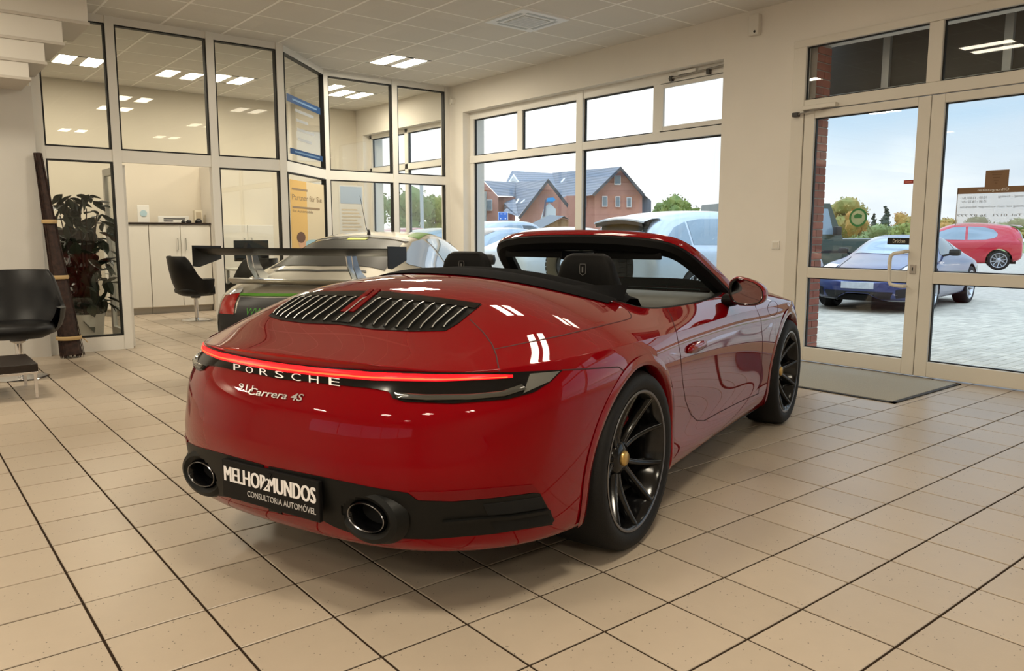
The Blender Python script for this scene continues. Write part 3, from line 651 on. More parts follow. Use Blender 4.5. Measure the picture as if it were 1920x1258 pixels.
def cut_arches(V, F, bvh):
    V = V.copy(); r = {}
    ins = np.zeros(len(V), int)
    for ax, az, ar in ARCHES:
        d = np.hypot(V[:, 0]-ax, V[:, 2]-az); ins |= ((d < ar) & (np.abs(V[:, 1]) > .55) & (V[:, 2] < .86)).astype(int)
        low = (np.abs(V[:, 0]-ax) < ar*.98) & (V[:, 2] < az) & (np.abs(V[:, 1]) > .55); ins |= low.astype(int)
    keep = [f for f in F if not all(ins[k] for k in f)]
    used = {k for f in keep for k in f if ins[k]}
    for k in used:                                              # slide rim vertices onto the arch circle, still on the surface
        x, y, z = V[k]
        ax, az, ar = min(ARCHES, key=lambda a: abs(a[0]-x))
        if z >= az-.0: d = math.hypot(x-ax, z-az); nx, nz = ax+(x-ax)*ar/d, az+(z-az)*ar/d
        else: nx, nz = ax+math.copysign(ar, x-ax), z
        h = bvh.ray_cast(Vector((nx, math.copysign(1.5, y), nz)), Vector((0, -math.copysign(1, y), 0)))
        if h[0] is not None: V[k] = h[0][:]
    return V, keep
M_PAINT = car_paint('carmine red paint', (.185, .0003, .0028), f0=.017, power=3.1)
M_BLK = mat('black satin plastic', (.0045, .0045, .004), .45, spec=.25)
M_GBLK = mat('black gloss', (.003, .003, .0035), .10, spec=.4)
M_TRIM = mat('black leather', (.0055, .0052, .005), .55, spec=.12, bump=.15, bscale=400)
M_FAB = mat('black top fabric', (.0065, .0065, .007), .85, spec=.06, bump=.2, bscale=900)
M_SEAM = mat('panel gap', (.035, .002, .003), .6)
M_CHR = mat('chrome', (.75, .75, .76), .12, metal=1)
M_SIL = mat('satin silver', (.62, .62, .62), .3, metal=1)
M_TYRE = mat('tyre rubber', (.009, .009, .0095), .62, spec=.25, bump=.12, bscale=160)
M_RIM = mat('black gloss alloy', (.004, .004, .0045), .14, spec=.5)
M_RIMEDGE = mat('machined alloy edge', (.20, .20, .21), .3, metal=1)
M_GLOW = mat('tail light glow', (.2, .0, .002), .25, emit=(1., .008, .014), estr=1.15)
M_CORE = mat('tail light core', (.3, .03, .01), .3, emit=(1., .16, .035), estr=1.25)
M_SLAT = mat('satin black slat', (.005, .005, .005), .55, spec=.2)
M_REDL = mat('red lens', (.14, .0015, .004), .12, spec=.3)
M_SMOKE = mat('smoked lens', (.045, .045, .04), .1, coat=1.)
M_WHITE = mat('white lettering', (.85, .83, .84), .45)
M_GOLD = mat('crest gold', (.55, .36, .12), .3, metal=.7)
M_WS = glass_mat('windscreen glass', (.86, .92, .91), .9)

hero = empty('convertible_car', HERO_LOC, HERO_RZ)
tag(hero, 'red open-top sports car on black multi-spoke wheels with a glowing full-width tail light', 'car')
_V, _F = cut_arches(_BV, _BF, FULL_BVH)
def pipe_hole(c, k=1.): return c[0] < -.8 and ((abs(c[1])-.416)/(.098*k))**2+((c[2]-.348)/(.066*k))**2 < 1
_F = [f for f in _F if not pipe_hole(_V[list(f)].mean(0), 1.22)]
body = mesh('body', _V, _F, M_PAINT, hero, smooth=True)

_camL = hero_local(CAM)
def h_ray(px, py):
    d = ray(px, py); c, s = math.cos(HERO_RZ), math.sin(HERO_RZ)
    return np.array([d[0]*c+d[1]*s, -d[0]*s+d[1]*c, d[2]])
def h_hit(px, py, off=0.):
    d = h_ray(px, py); h = FULL_BVH.ray_cast(Vector(_camL), Vector(d))
    if h[0] is None: h = FULL_BVH.find_nearest(Vector(_camL+d*3.2))
    n = h[1] if h[1].dot(Vector(d)) < 0 else -h[1]
    return np.array(h[0]+n*off), np.array(n)
def h_plane(px, py, v, axis=1):
    d = h_ray(px, py); return _camL+d*((v-_camL[axis])/d[axis])
def poly_at(P, u):
    P = np.array(P, float); L = np.concatenate([[0], np.cumsum(np.linalg.norm(np.diff(P[:, :2], axis=0), axis=1))]); L /= L[-1]
    return np.stack([np.interp(u, L, P[:, k]) for k in range(P.shape[1])], -1)
def patch(name, top, bot, m, off=.003, nu=40, nv=6, parent=None, sides=(1, -1), depth=.004, bulge=0.):
    """skin on the body between two outlines seen in the photograph; mirrored to the far side"""
    U = np.linspace(0, 1, nu+1); T = poly_at(top, U); Bm = poly_at(bot, U); out = []
    G = np.zeros((nu+1, nv+1, 3)); Nn = np.zeros_like(G)
    for i in range(nu+1):
        for j in range(nv+1):
            v = j/nv; p = T[i]*(1-v)+Bm[i]*v; G[i, j], Nn[i, j] = h_hit(p[0], p[1])
            G[i, j] += Nn[i, j]*(off+bulge*math.sin(math.pi*v)*min(1, 8*min(i, nu-i)/nu))
    for s in sides:
        A = G.copy(); N2 = Nn.copy()
        if s == -1: A[..., 1] *= -1; N2[..., 1] *= -1
        m1 = MB(); m1.grid(A, flip=(s == 1))
        ring = [(i, 0) for i in range(nu+1)]+[(nu, j) for j in range(1, nv+1)]+[(i, nv) for i in range(nu-1, -1, -1)]+[(0, j) for j in range(nv-1, 0, -1)]
        e0 = [A[i, j] for i, j in ring]; e1 = [A[i, j]-N2[i, j]*(off+depth) for i, j in ring]; k = len(ring)
        m1.add(e0+e1, [(a, (a+1) % k, k+(a+1) % k, k+a) if s == 1 else (a, k+a, k+(a+1) % k, (a+1) % k) for a in range(k)])
        out.append(m1.build(name, m, parent or hero, smooth=True, sharp=35))
    return out
def open_pipes(o):
    me = o.data; bm = bmesh.new(); bm.from_mesh(me); bmesh.ops.delete(bm, geom=[f for f in bm.faces if pipe_hole(f.calc_center_median())], context='FACES'); bm.to_mesh(me); bm.free()
def seam(name, pix, wd=.005, sides=(1, -1), closed=False, m=None, off=.0008, parent=None):
    """a narrow panel gap lying on the skin"""
    P = []
    for a, b in zip(pix, pix[1:]):
        n = max(2, int(math.hypot(b[0]-a[0], b[1]-a[1])/6))
        P += [(a[0]+(b[0]-a[0])*k/n, a[1]+(b[1]-a[1])*k/n) for k in range(n)]
    P.append(pix[-1]); H = [h_hit(*p) for p in P]
    for s in sides:
        X = np.array([h[0] for h in H]); N2 = np.array([h[1] for h in H])
        if s == -1: X[:, 1] *= -1; N2[:, 1] *= -1
        T = np.gradient(X, axis=0); Bn = np.cross(N2, T); Bn /= np.linalg.norm(Bn, axis=1)[:, None]+1e-9
        Gd = np.stack([X+Bn*wd/2+N2*off, X+N2*(off+.0006), X-Bn*wd/2+N2*off], 1)
        MB().grid(Gd, flip=(s == -1)).build(name, m or M_SEAM, parent or body, smooth=True)

# --- tail light band, lamps
band_t = [(524, 679), (600, 687), (700, 694), (820, 698), (957, 698), (1053, 694)]
band_b = [(524, 711), (580, 716), (640, 723), (700, 729), (731, 735), (736, 747), (760, 754), (850, 757), (950, 749), (1000, 736), (1030, 717), (1053, 695)]
for b in patch('tail_lamp_band', band_t, band_b, M_GBLK, .004, 70, 8): pass
patch('light_strip', [(524, 681), (600, 690), (700, 697), (820, 701), (900, 702), (960, 704)], [(524, 697), (600, 706), (700, 714), (820, 716), (900, 713), (960, 709)], M_GLOW, .010, 60, 5)
patch('light_core', [(524, 691), (600, 700), (700, 708), (820, 711.5), (900, 710), (950, 708)], [(524, 694), (600, 703), (700, 711), (820, 714), (900, 712), (950, 709.5)], M_CORE, .0115, 60, 2)
patch('lamp_lower_lens', [(742, 738), (800, 742), (880, 741), (940, 735), (976, 722)], [(746, 748), (800, 752), (880, 751), (945, 744), (985, 731)], M_SMOKE, .012, 40, 4, bulge=.006)
patch('lamp_corner_lens', [(992, 702), (1047, 697)], [(980, 738), (1028, 716)], mat('grey corner lens', (.11, .11, .10), .12, coat=1.), .009, 24, 6)
# --- grille deck
vt = [(702, 546), (760, 551), (830, 560), (903, 571)]
vb = [(637, 609), (700, 618), (770, 622), (835, 621), (858, 608), (880, 590), (903, 572)]
grille = patch('engine_grille', vt, vb, M_BLK, .003, 44, 12)
patch('grille_upper_panel', [(704, 547), (760, 552), (830, 561), (901, 571)], [(692, 559), (750, 563), (820, 570), (892, 580)], M_GBLK, .006, 30, 3)
SL = 9
for k in range(SL):
    f = k/(SL-1); a = poly_at([(714, 561), (770, 566), (840, 574), (876, 579)], f); b = poly_at([(657, 606), (720, 614), (780, 619), (832, 616)], f)
    P = [h_hit(*(a*(1-v)+b*v)) for v in np.linspace(0, 1, 9)]
    for s in (1, -1):
        A = np.array([q[0] for q in P]); N2 = np.array([q[1] for q in P])
        if s == -1: A[:, 1] *= -1; N2[:, 1] *= -1
        g = grille[0 if s == 1 else 1]
        A0 = A+N2*.010; A0[0] -= N2[0]*.006; A0[-1] -= N2[-1]*.006
        side = np.cross(N2, np.gradient(A, axis=0)); side /= np.linalg.norm(side, axis=1)[:, None]
        Gd = np.stack([A0-side*.015-N2*.008, A0-side*.012-N2*.002, A0+side*.001+N2*.003, A0+side*.004-N2*.008], 1)
        MB().grid(Gd).build('slat', M_SLAT, g, smooth=True, sharp=50)
        MB().tube([tuple(p) for p in A0+N2*.0035+side*.001], .0021, 6).build('slat_edge', mat('bright slat edge', (.80, .80, .80), .35, metal=1), g, smooth=True)
for s in (0, 1):
    patch('brake_light', [(695+13*s, 545), (702+13*s, 546)], [(640+14*s, 587), (650+14*s, 588)], M_REDL, .010, 4, 14, sides=(1,), depth=.008)
patch('brake_light_base', [(690, 545), (720, 548)], [(622, 604), (655, 607)], M_BLK, .006, 4, 14, sides=(1,))
# --- lower rear: black diffuser, reflectors, plate, pipes
dt = [(505, 874), (600, 893), (700, 914), (765, 924), (783, 938), (850, 940), (919, 934), (1000, 924)]
db = [(505, 957), (560, 964), (606, 975), (628, 987), (655, 997), (700, 1004), (744, 1009), (809, 1010), (919, 1001), (1036, 983)]
diff = patch('diffuser', dt, db, M_BLK, .003, 90, 16)
for o in diff: open_pipes(o)
patch('diffuser_end', [(1000, 924), (1012, 925)], [(1030, 984), (1039, 975)], M_BLK, .003, 4, 12)
patch('rear_reflector', [(768, 921), (830, 921), (900, 916), (960, 911), (997, 908)], [(785, 937), (850, 939), (919, 933), (975, 926), (1010, 921)], M_REDL, .004, 30, 4)
patch('air_outlet', [(905, 945), (950, 940), (1012, 931)], [(915, 965), (960, 961), (1022, 951)], mat('void', (.002, .002, .002), .9), .006, 16, 3)
patch('air_outlet', [(918, 976), (960, 970), (1026, 959)], [(930, 996), (975, 990), (1034, 978)], mat('void', (.002, .002, .002), .9), .006, 16, 3)
patch('outlet_fin', [(830, 975), (900, 969), (960, 964), (1026, 953)], [(830, 980), (900, 975), (960, 970), (1028, 959)], M_BLK, .016, 24, 2)
for s in (1, -1):
    ex = empty('exhaust_pipe'); ex.parent = hero; ex.location = (-.992, -s*.416, .348)
    def oval(a, b, h, n=32): return [(h, a*math.cos(2*math.pi*k/n), b*math.sin(2*math.pi*k/n)) for k in range(n)]
    m1 = MB()
    G = np.array([oval(.066, .035, .17), oval(.068, .037, .02), oval(.072, .041, -.028), oval(.077, .046, -.032), oval(.081, .050, -.024), oval(.082, .051, .16)]).transpose(1, 0, 2)
    m1.grid(G, closeu=True).build('pipe_tip', M_GBLK, ex, smooth=True, sharp=50)
    G = np.array([oval(.0745, .0435, -.031), oval(.0770, .0460, -.0335), oval(.0790, .0480, -.031)]).transpose(1, 0, 2)
    MB().grid(G, closeu=True).build('pipe_rim', mat('dark chrome', (.22, .22, .23), .2, metal=1), ex, smooth=True)
    MB().add(oval(.068, .037, .03), [tuple(range(32))]).build('pipe_inside', mat('void', (.002, .002, .002), .9), ex)
    G = np.array([oval(.082, .051, .1), oval(.085, .054, -.020), oval(.105, .070, -.030), oval(.125, .086, -.022), oval(.14, .10, .02)]).transpose(1, 0, 2)
    MB().grid(G, closeu=True).build('pipe_surround', M_BLK, ex, smooth=True, sharp=40)
plate = rbox('license_plate', mat('plate black', (.005, .0046, .0046), .45, spec=.2), hero, -1.072, -1.055, -.262, .226, .314, .452, b=.004)
def place_text(V, F, name, m, parent, cy, cz, x=None, sx=1., off=.003, th=.004):
    """text lying in the car's rear face: text x runs to the car's right"""
    O = []
    for (u, v, d) in V:
        y = cy-u*sx; z = cz+v
        if x is None:
            h = FULL_BVH.ray_cast(Vector((-2, y, z)), Vector((1, 0, 0))); xx = h[0].x-off if h[0] is not None else -1.05
        else: xx = x
        O.append((xx-th*(1 if d > 0 else 0), y, z))
    return mesh(name, O, F, m, parent)
def text_width(V): return V[:, 0].max()-V[:, 0].min()
def put(txt, name, m, parent, y0, y1, zc, h, x=None, shear=0., off=.003, th=.003, bold=0., spacing=1.):
    V, F = text_mesh(txt, 1., shear, .5, 'LEFT', spacing, bold); V = V.copy()
    V[:, 0] -= V[:, 0].min(); V[:, 1] -= (V[:, 1].max()+V[:, 1].min())/2; wd = V[:, 0].max(); hh = V[:, 1].max()-V[:, 1].min()
    V[:, 0] *= (y0-y1)/wd; V[:, 1] *= h/hh
    return place_text(V, F, name, m, parent, y0, zc, x, 1., off, th)
def trace_text(txt, name, m, p0, p1, h0, h1, shear=0., th=.003, off=.002, bold=0.):
    """lettering laid on the skin along a line seen in the photograph: p0/p1 ends of the mid line, h0/h1 heights there"""
    V, F = text_mesh(txt, 1., shear, .5, 'LEFT', 1., bold); V = V.copy(); V[:, 0] -= V[:, 0].min(); V[:, 0] /= V[:, 0].max(); V[:, 1] -= (V[:, 1].max()+V[:, 1].min())/2; V[:, 1] /= V[:, 1].max()-V[:, 1].min()
    O = []
    for u, v, d in V:
        x = p0[0]+(p1[0]-p0[0])*u; y = p0[1]+(p1[1]-p0[1])*u-v*(h0+(h1-h0)*u); O.append(h_hit(x, y, off+(th if d > 0 else 0))[0])
    return mesh(name, O, F, m, hero)
for ch, x, y, wd_, hh in (('P', 447, 690, 12.5, 12), ('O', 470, 694.7, 13.5, 12), ('R', 497, 699, 15, 12.5), ('S', 526, 703.6, 16, 13), ('C', 557.5, 708.4, 17, 13.5), ('H', 590.5, 712.6, 17.5, 14), ('E', 629, 717, 20, 14.5)):
    k_ = .14; trace_text(ch, 'letter', M_WHITE, (x-wd_/2, y-wd_*k_/2), (x+wd_/2, y+wd_*k_/2), hh, hh, off=.0055, th=.002, bold=-.008)
trace_text('911', 'model_script', M_SIL, (450, 724.5), (477, 729.5), 12, 12, shear=.15, off=.0015, bold=0.)
trace_text('Carrera 4S', 'model_script', M_SIL, (467, 733.5), (572, 747), 13, 14, shear=.45, bold=.012)
for k, sh_ in enumerate((-.0026, 0., .0026)):       # laid three times with a small shift for the heavy strokes
    put('MELHOR', 'plate_lettering', M_WHITE, plate, .209+sh_, -.012+sh_, .403, .054, x=-1.072-.0002*k, th=.0008)
    put('MUNDOS', 'plate_lettering', M_WHITE, plate, -.020+sh_, -.246+sh_, .403, .054, x=-1.072-.0002*k, th=.0008)
MB().prism([(0, .020, .372), (0, .002, .372), (0, -.040, .440), (0, -.024, .440)], (-.0016, 0, 0), (-1.0724, 0, 0)).build('plate_slash', mat('plate black'), plate)
put('2', 'plate_lettering', M_WHITE, plate, .004, -.030, .40, .044, x=-1.0741, th=.0008, shear=.35)
put('CONSULTORIA AUTOMÓVEL', 'plate_lettering', mat('grey lettering', (.55, .53, .53), .5), plate, .090, -.246, .352, .026, x=-1.072, th=.001)
# --- panel gaps
seam('panel_gap', [(880, 598), (905, 622), (922, 645), (930, 665), (936, 696)])
seam('panel_gap', [(926, 655), (985, 643), (1050, 630), (1120, 613), (1165, 602), (1182, 597), (1184, 592), (1178, 583), (1163, 570)])
seam('panel_gap', [(1053, 694), (1110, 691), (1160, 688), (1172, 697), (1180, 703)])
seam('panel_gap', [(1247, 573), (1258, 592), (1268, 622), (1276, 665), (1280, 715), (1285, 750), (1294, 775), (1306, 788), (1320, 789), (1350, 772), (1400, 747), (1422, 738), (1428, 690), (1430, 640), (1427, 600), (1415, 571)])
ff = [(1449+9.5*math.cos(a), 578+14*math.sin(a)) for a in np.linspace(0, 2*math.pi, 25)]
seam('fuel_flap_gap', ff, .003, sides=(1,))
for s in (1, -1):      # wheel-arch lips
    for ax, az, ar in ARCHES:
        P = []; N2 = []
        for th in np.linspace(math.radians(-22), math.radians(202), 60):
            x, z = ax+(ar+.004)*math.cos(th), az+(ar+.004)*math.sin(th)
            if th < 0: x, z = ax+ar+.004, az+math.tan(th)*ar
            if th > math.pi: x, z = ax-ar-.004, az-math.tan(th)*ar
            h = FULL_BVH.ray_cast(Vector((x, -s*1.5, z)), Vector((0, s, 0)))
            if h[0] is None: continue
            P.append(np.array(h[0])); N2.append((math.cos(th), math.sin(th)))
        P = np.array(P); Rd = np.array([(n[0], 0, n[1]) for n in N2])
        o = np.array([0, -s, 0.])
        Gd = np.stack([P+Rd*.032+o*.0005, P+Rd*.012+o*.005, P-Rd*.004+o*.006, P-Rd*.010+o*.002, P-Rd*.010-o*.06], 1)
        MB().grid(Gd, flip=(s == 1)).build('arch_lip', M_PAINT, body, smooth=True, sharp=60)
        MB().lathe([(ar+.02, -.0), (ar+.02, .36)] if s == -1 else [(ar+.02, 0), (ar+.02, -.36)], 32, 'y', (ax, s*.52 if s == -1 else .52, az), math.radians(-25), math.radians(205)).build('arch_liner', M_BLK, body, smooth=True)
# underside and cockpit tub
MB().prism([(-.80, -.50, .25), (-.45, -.80, .21), (.42, -.83, .19), (2.04, -.83, .17), (2.86, -.82, .18), (3.33, -.5, .2), (3.33, .5, .2), (2.86, .82, .18), (2.04, .83, .17), (.42, .83, .19), (-.45, .80, .21), (-.80, .50, .25)], (0, 0, .012)).build('underbody', M_BLK, body)
# --- wheels
def make_wheel(R, rim, wd, name='wheel', nsp=5, m_tyre=None, m_rim=None, m_edge=None, crest=True, caliper=True, parent=None, spoke='pair'):
    """axle along y, outer face towards -y, centre at origin"""
    m_tyre = m_tyre or M_TYRE; m_rim = m_rim or M_RIM; m_edge = m_edge or M_RIMEDGE
    t = empty(name); h = wd/2
    if parent: t.parent = parent
    sh = R-rim
    MB().lathe([(rim-.012, h*.80), (rim+.004, h*.93), (rim+sh*.35, h*1.0), (rim+sh*.72, h*.985), (R-.012, h*.90), (R-.003, h*.78), (R, h*.4), (R, -h*.4), (R-.003, -h*.78), (R-.012, -h*.90),
                (rim+sh*.72, -h*.985), (rim+sh*.35, -h*1.0), (rim+.004, -h*.93), (rim-.012, -h*.80)], 72, 'y').build('tyre', m_tyre, t, smooth=True, sharp=60)
    MB().lathe([(rim+.002, -h*.90), (rim+.004, -h*.945), (rim-.006, -h*.95), (rim-.014, -h*.90), (rim-.020, -h*.72), (rim-.045, -h*.30), (rim-.05, h*.8), (rim-.03, h*.85)], 72, 'y').build('rim_barrel', m_rim, t, smooth=True, sharp=60)
    MB().lathe([(rim+.0035, -h*.940), (rim+.001, -h*.956), (rim-.0045, -h*.955), (rim-.008, -h*.94)], 72, 'y').build('rim_edge', m_edge, t, smooth=True)
    MB().lathe([(.0, -h*.52), (.034, -h*.52), (.062, -h*.46), (.075, -h*.34), (.078, h*.1), (0, h*.1)], 40, 'y').build('hub', m_rim, t, smooth=True, sharp=50)
    MB().lathe([(.0, -h*.62), (.024, -h*.615), (.031, -h*.57), (.032, -h*.5)], 32, 'y').build('hub_cap', M_GOLD if crest else m_rim, t, smooth=True, sharp=60)
    MB().lathe([(.06, h*.05), (rim*.72, h*.05), (rim*.72, h*.16), (.06, h*.16)], 48, 'y').build('brake_disc', mat('brake disc', (.12, .12, .12), .4, metal=.9), t, smooth=True, sharp=40)
    if caliper:
        MB().lathe([(rim*.50, -h*.04), (rim*.84, -h*.04), (rim*.84, h*.26), (rim*.5, h*.26), (rim*.5, -h*.04)], 12, 'y', a0=math.radians(-22), a1=math.radians(34)).build('brake_caliper', mat('caliper red', (.25, .006, .01), .4), t, smooth=True, sharp=30)
    # spokes: slim ribs running from hub to lip, in five pairs
    sp = MB(); rr = np.linspace(.05, rim-.012, 8)
    for k in range(nsp):
        for q in ((-1, 1) if spoke == 'pair' else (0,)):
            sp = MB(); G = []
            for i, r in enumerate(rr):
                f = i/(len(rr)-1); a = 2*math.pi*(k+.25)/nsp+q*(.16+.16*f if spoke == 'pair' else 0)
                wv = (.012-.004*f)*(1 if spoke == 'pair' else 2.4); yo = -h*(.42+.50*f**1.6)
                c = np.array([math.cos(a)*r, 0, math.sin(a)*r]); tg = np.array([-math.sin(a), 0, math.cos(a)])
                G.append([c+tg*wv*1.5+[0, yo+.035, 0], c+tg*wv+[0, yo+.004, 0], c+tg*wv*.45+[0, yo, 0], c-tg*wv*.45+[0, yo, 0], c-tg*wv+[0, yo+.004, 0], c-tg*wv*1.5+[0, yo+.035, 0]])
            so = MB().grid(np.array(G)).build('spoke', m_rim, t, smooth=True, sharp=50)
            E2 = []
            for g in G: E2.append(tuple(np.array(g[1])+[0, -.001, 0]))
            if m_edge is not m_rim: sp2 = MB().tube(E2, .0016, 5).build('spoke_edge', m_edge, t, smooth=True)
    for k in range(5):
        a = 2*math.pi*(k+.5)/5
        MB().lathe([(0, -h*.46), (.007, -h*.46), (.009, -h*.40), (.009, -h*.2)], 10, 'y', (.052*math.cos(a), 0, .052*math.sin(a))).build('wheel_bolt', m_rim, t, smooth=True, sharp=50)
    return t
for ax, R, rim, wd in ((0., .358, .278, .30), (2.45, .345, .265, .245)):
    wR = make_wheel(R, rim, wd, parent=hero); yo = .918-wd/2
    wR.location = (ax, -yo, R); wR.rotation_euler.y = .5 if ax > 1 else -.35
    wL = copy_tree(wR, hero); wL.location = (ax, yo, R); wL.rotation_euler = (0, .3, math.pi)

# --- windscreen frame and glass
A0, A1 = (1.70, .735, .915), (1.145, .585, 1.215)
def ws_path(n=44):
    ctrl = [(1.76, .735, .885), (1.62, .705, .965), (1.475, .665, 1.052), (1.335, .62, 1.135), (1.235, .555, 1.193), (1.185, .41, 1.216), (1.162, .22, 1.227), (1.152, 0, 1.231)]
    C2 = np.array(ctrl+[(c[0], -c[1], c[2]) for c in ctrl[-2::-1]])
    return bspline_eval(C2[:, None, :], 5, 0)[:, 0]
WP = ws_path(); nW = len(WP)
def sweep(name, offs, m, parent=None, closed=True):
    """offs: list of (outward, back) offsets in the plane across the frame"""
    G = []
    T = np.gradient(WP, axis=0); T /= np.linalg.norm(T, axis=1)[:, None]
    glassN = np.array([-.86, 0, -.51])            # direction from the pane into the cabin
    for p, t in zip(WP, T):
        out = np.cross(t, glassN); out /= np.linalg.norm(out)
        if out[2] < 0: out = -out
        bk = np.cross(out, t); bk /= np.linalg.norm(bk)
        if bk[0] > 0: bk = -bk
        G.append([p+out*a+bk*b for a, b in offs])
    G = np.array(G)
    if closed: G = np.concatenate([G, G[:, :1]], 1)
    return MB().grid(G).build(name, m, parent or hero, smooth=True, sharp=40)
sweep('windscreen_frame', [(.016, -.045), (.024, -.012), (.020, .012), (.004, .016), (-.030, .004), (-.034, -.03), (-.01, -.05)], M_PAINT)
sweep('frame_trim', [(.0195, .008), (.015, .026), (-.015, .046), (-.060, .040), (-.085, .010), (-.075, -.022), (-.02, -.01)], M_TRIM)
# glass: ruled between the two halves of the frame
hW = nW//2
Lh = WP[:hW+1]-[0, 0, .0]; Rh = WP[::-1][:hW+1]
Gg = np.array([[Lh[i]*(1-v)+Rh[i]*v+np.array([.06*math.sin(math.pi*v)*(1-i/hW), 0, 0.]) + np.array([.02, 0, -.03*i/hW]) for v in np.linspace(0, 1, 13)] for i in range(0, hW-4, 2)])
MB().grid(Gg).build('windscreen', M_WS, hero, smooth=True)
# sun visors
for s in (1, -1):
    MB().bbox(1.205, 1.225, min(s*.09, s*.50), max(s*.09, s*.50), 1.105, 1.165, b=.008).build('sun_visor', M_TRIM, hero, smooth=True)
MB().tube([(1.19, 0, 1.20), (1.23, 0, 1.16), (1.24, 0, 1.135)], [.02, .014, .012], 10).build('mirror_stalk', M_TRIM, hero, smooth=True)
im = MB().bbox(1.195, 1.23, -.12, .12, 1.095, 1.150, b=.016).build('interior_mirror', M_TRIM, hero, smooth=True)
rbox('mirror_glass', M_GBLK, im, 1.1935, 1.196, -.105, .105, 1.103, 1.142, b=.001)

# --- cockpit
MB().grid(np.array([[( .30, y, .55), (.34, y, .28), (1.35, y, .26), (1.72, y, .42), (1.80, y, .8)] for y in np.linspace(-.70, .70, 5)])).build('cabin_floor', M_TRIM, hero, smooth=True)
for s in (1, -1):
    # door inner panel following the rim
    rim = [_G[NR-1, j] for j in range(NC) if .35 < _G[NR-1, j][0] < 1.75 and _G[NR-1, j][1] > .55]
    Gd = np.array([[(p[0], -s*p[1], p[2]), (p[0], -s*(p[1]-.012), p[2]+.006), (p[0], -s*(p[1]-.045), p[2]-.004), (p[0], -s*(p[1]-.075), p[2]-.07), (p[0], -s*(p[1]-.07), p[2]-.25), (p[0], -s*(p[1]-.10), .30)] for p in rim])
    dp = MB().grid(Gd, flip=(s == 1)).build('door_panel', M_TRIM, hero, smooth=True, sharp=60)
    MB().tube([(1.42, -s*.66, .80), (1.50, -s*.655, .80)], .012, 8).build('door_pull', M_SIL, dp, smooth=True)
# tonneau: black cover between the red deck and the seats, following the deck surface
def deck_pt(x, y, off=.004):
    h = FULL_BVH.ray_cast(Vector((x, y, 2.)), Vector((0, 0, -1))); return (h[0].x, h[0].y, h[0].z+off) if h[0] is not None else (x, y, 1.05)
ys = np.linspace(-.66, .66, 49); G = []
for y in ys:
    u = abs(y)/.66; xr = -.14+.36*u**3.0; xf = .13+.27*u**2.6
    G.append([deck_pt(xr+(xf-xr)*v, y, .005+.012*math.sin(math.pi*min(1, v*1.0))) for v in np.linspace(0, 1, 7)])
G = np.array(G); G[:, -1, 0] += .03; G[:, -1, 2] -= .03
MB().grid(G).build('top_cover', M_FAB, hero, smooth=True)
G2 = []
for y in ys:
    u = abs(y)/.66; xf = .15+.27*u**2.6; zt = G[np.argmin(abs(ys-y)), -2, 2]
    G2.append([(xf-.02, y, zt-.012), (xf+.03, y, zt+.004), (xf+.12, y, zt-.004), (xf+.17, y, zt-.05), (xf+.20, y, .62), (xf+.2, y, .40)])
MB().grid(np.array(G2)).build('rear_bulkhead', M_FAB, hero, smooth=True)
# seats
def make_seat(yc):
    st = empty('seat'); st.parent = hero; st.location = (.74, yc, 0)
    def loft(secs, name, m):
        G = []
        for (x, z, hw, th, tilt) in secs:
            ring = []
            for k in range(20):
                a = 2*math.pi*k/20; cx, cy = math.cos(a), math.sin(a)
                px = math.copysign(abs(cx)**.55, cx)*th; py = math.copysign(abs(cy)**.45, cy)*hw
                ring.append((x+px*math.cos(tilt), py, z-px*math.sin(tilt)))
            G.append(ring)
        G = np.array(G); c0, c1 = G[0].mean(0), G[-1].mean(0)
        G = np.concatenate([np.repeat(c0[None, None], 20, 1), G, np.repeat(c1[None, None], 20, 1)])
        return MB().grid(np.concatenate([G, G[:, :1]], 1), flip=True).build(name, m, st, smooth=True, sharp=70)
    bk = loft([(.05, .42, .22, .05, -.3), (.03, .5, .255, .065, -.3), (-.03, .68, .265, .07, -.3), (-.08, .84, .25, .065, -.25), (-.105, .93, .215, .058, -.2), (-.118, .99, .175, .052, -.15),
               (-.124, 1.05, .152, .05, -.1), (-.126, 1.10, .136, .047, -.05), (-.124, 1.135, .112, .04, 0), (-.122, 1.15, .08, .028, 0)], 'backrest', M_TRIM)
    MB().bbox(.02, .52, -.25, .25, .30, .46, b=.05).build('cushion', M_TRIM, st, smooth=True, sharp=60)
    V, F = [], []
    cr = MB()
    oct_ = [(-.02, .030), (.02, .030), (.023, .015), (.021, -.022), (.0, -.034), (-.021, -.022), (-.023, .015)]
    P = [(-.177, u*.72, 1.075+v*.85) for u, v in oct_]
    cr.tube(P, .0016, 5, closed=True).tube([(-.178, 0, 1.088), (-.178, 0, 1.06)], .004, 5)
    cr.build('embossed_crest', mat('embossed grey', (.12, .115, .11), .5), st)
    return st
make_seat(-.36); make_seat(.36)
# dashboard
secs = []
for y in np.linspace(-.70, .70, 25):
    u = abs(y)/.70; b = 1-u**6*.0
    bx = 1.30+.10*u**2
    hump = .03*math.exp(-((y-.36)/.14)**2)
    secs.append([(1.46, y, .45), (1.36, y, .60), (bx, y, .72), (bx-.01, y, .80), (bx+.03, y, .865+hump), (bx+.10, y, .893+hump), (bx+.25, y, .902+hump*.3), (1.72-.02*u, y, .90), (1.86-.12*u**2, y, .885)])
dash = MB().grid(np.array(secs)).build('dashboard', mat('dark leather dash', (.085, .085, .08), .45, bump=.1, bscale=400), hero, smooth=True)
MB().bbox(1.50, 1.60, -.10, .02, .900, .908, b=.004).build('vent_panel', M_BLK, dash)
MB().tube([(1.50, -.62, .93), (1.50, -.05, .93)], .004, 6).build('wiper', M_BLK, hero)
sw = MB(); P = []
for k in range(36):
    a = 2*math.pi*k/36; P.append((1.16+.07*math.sin(a), .36+.18*math.cos(a), .83+.17*math.sin(a)))
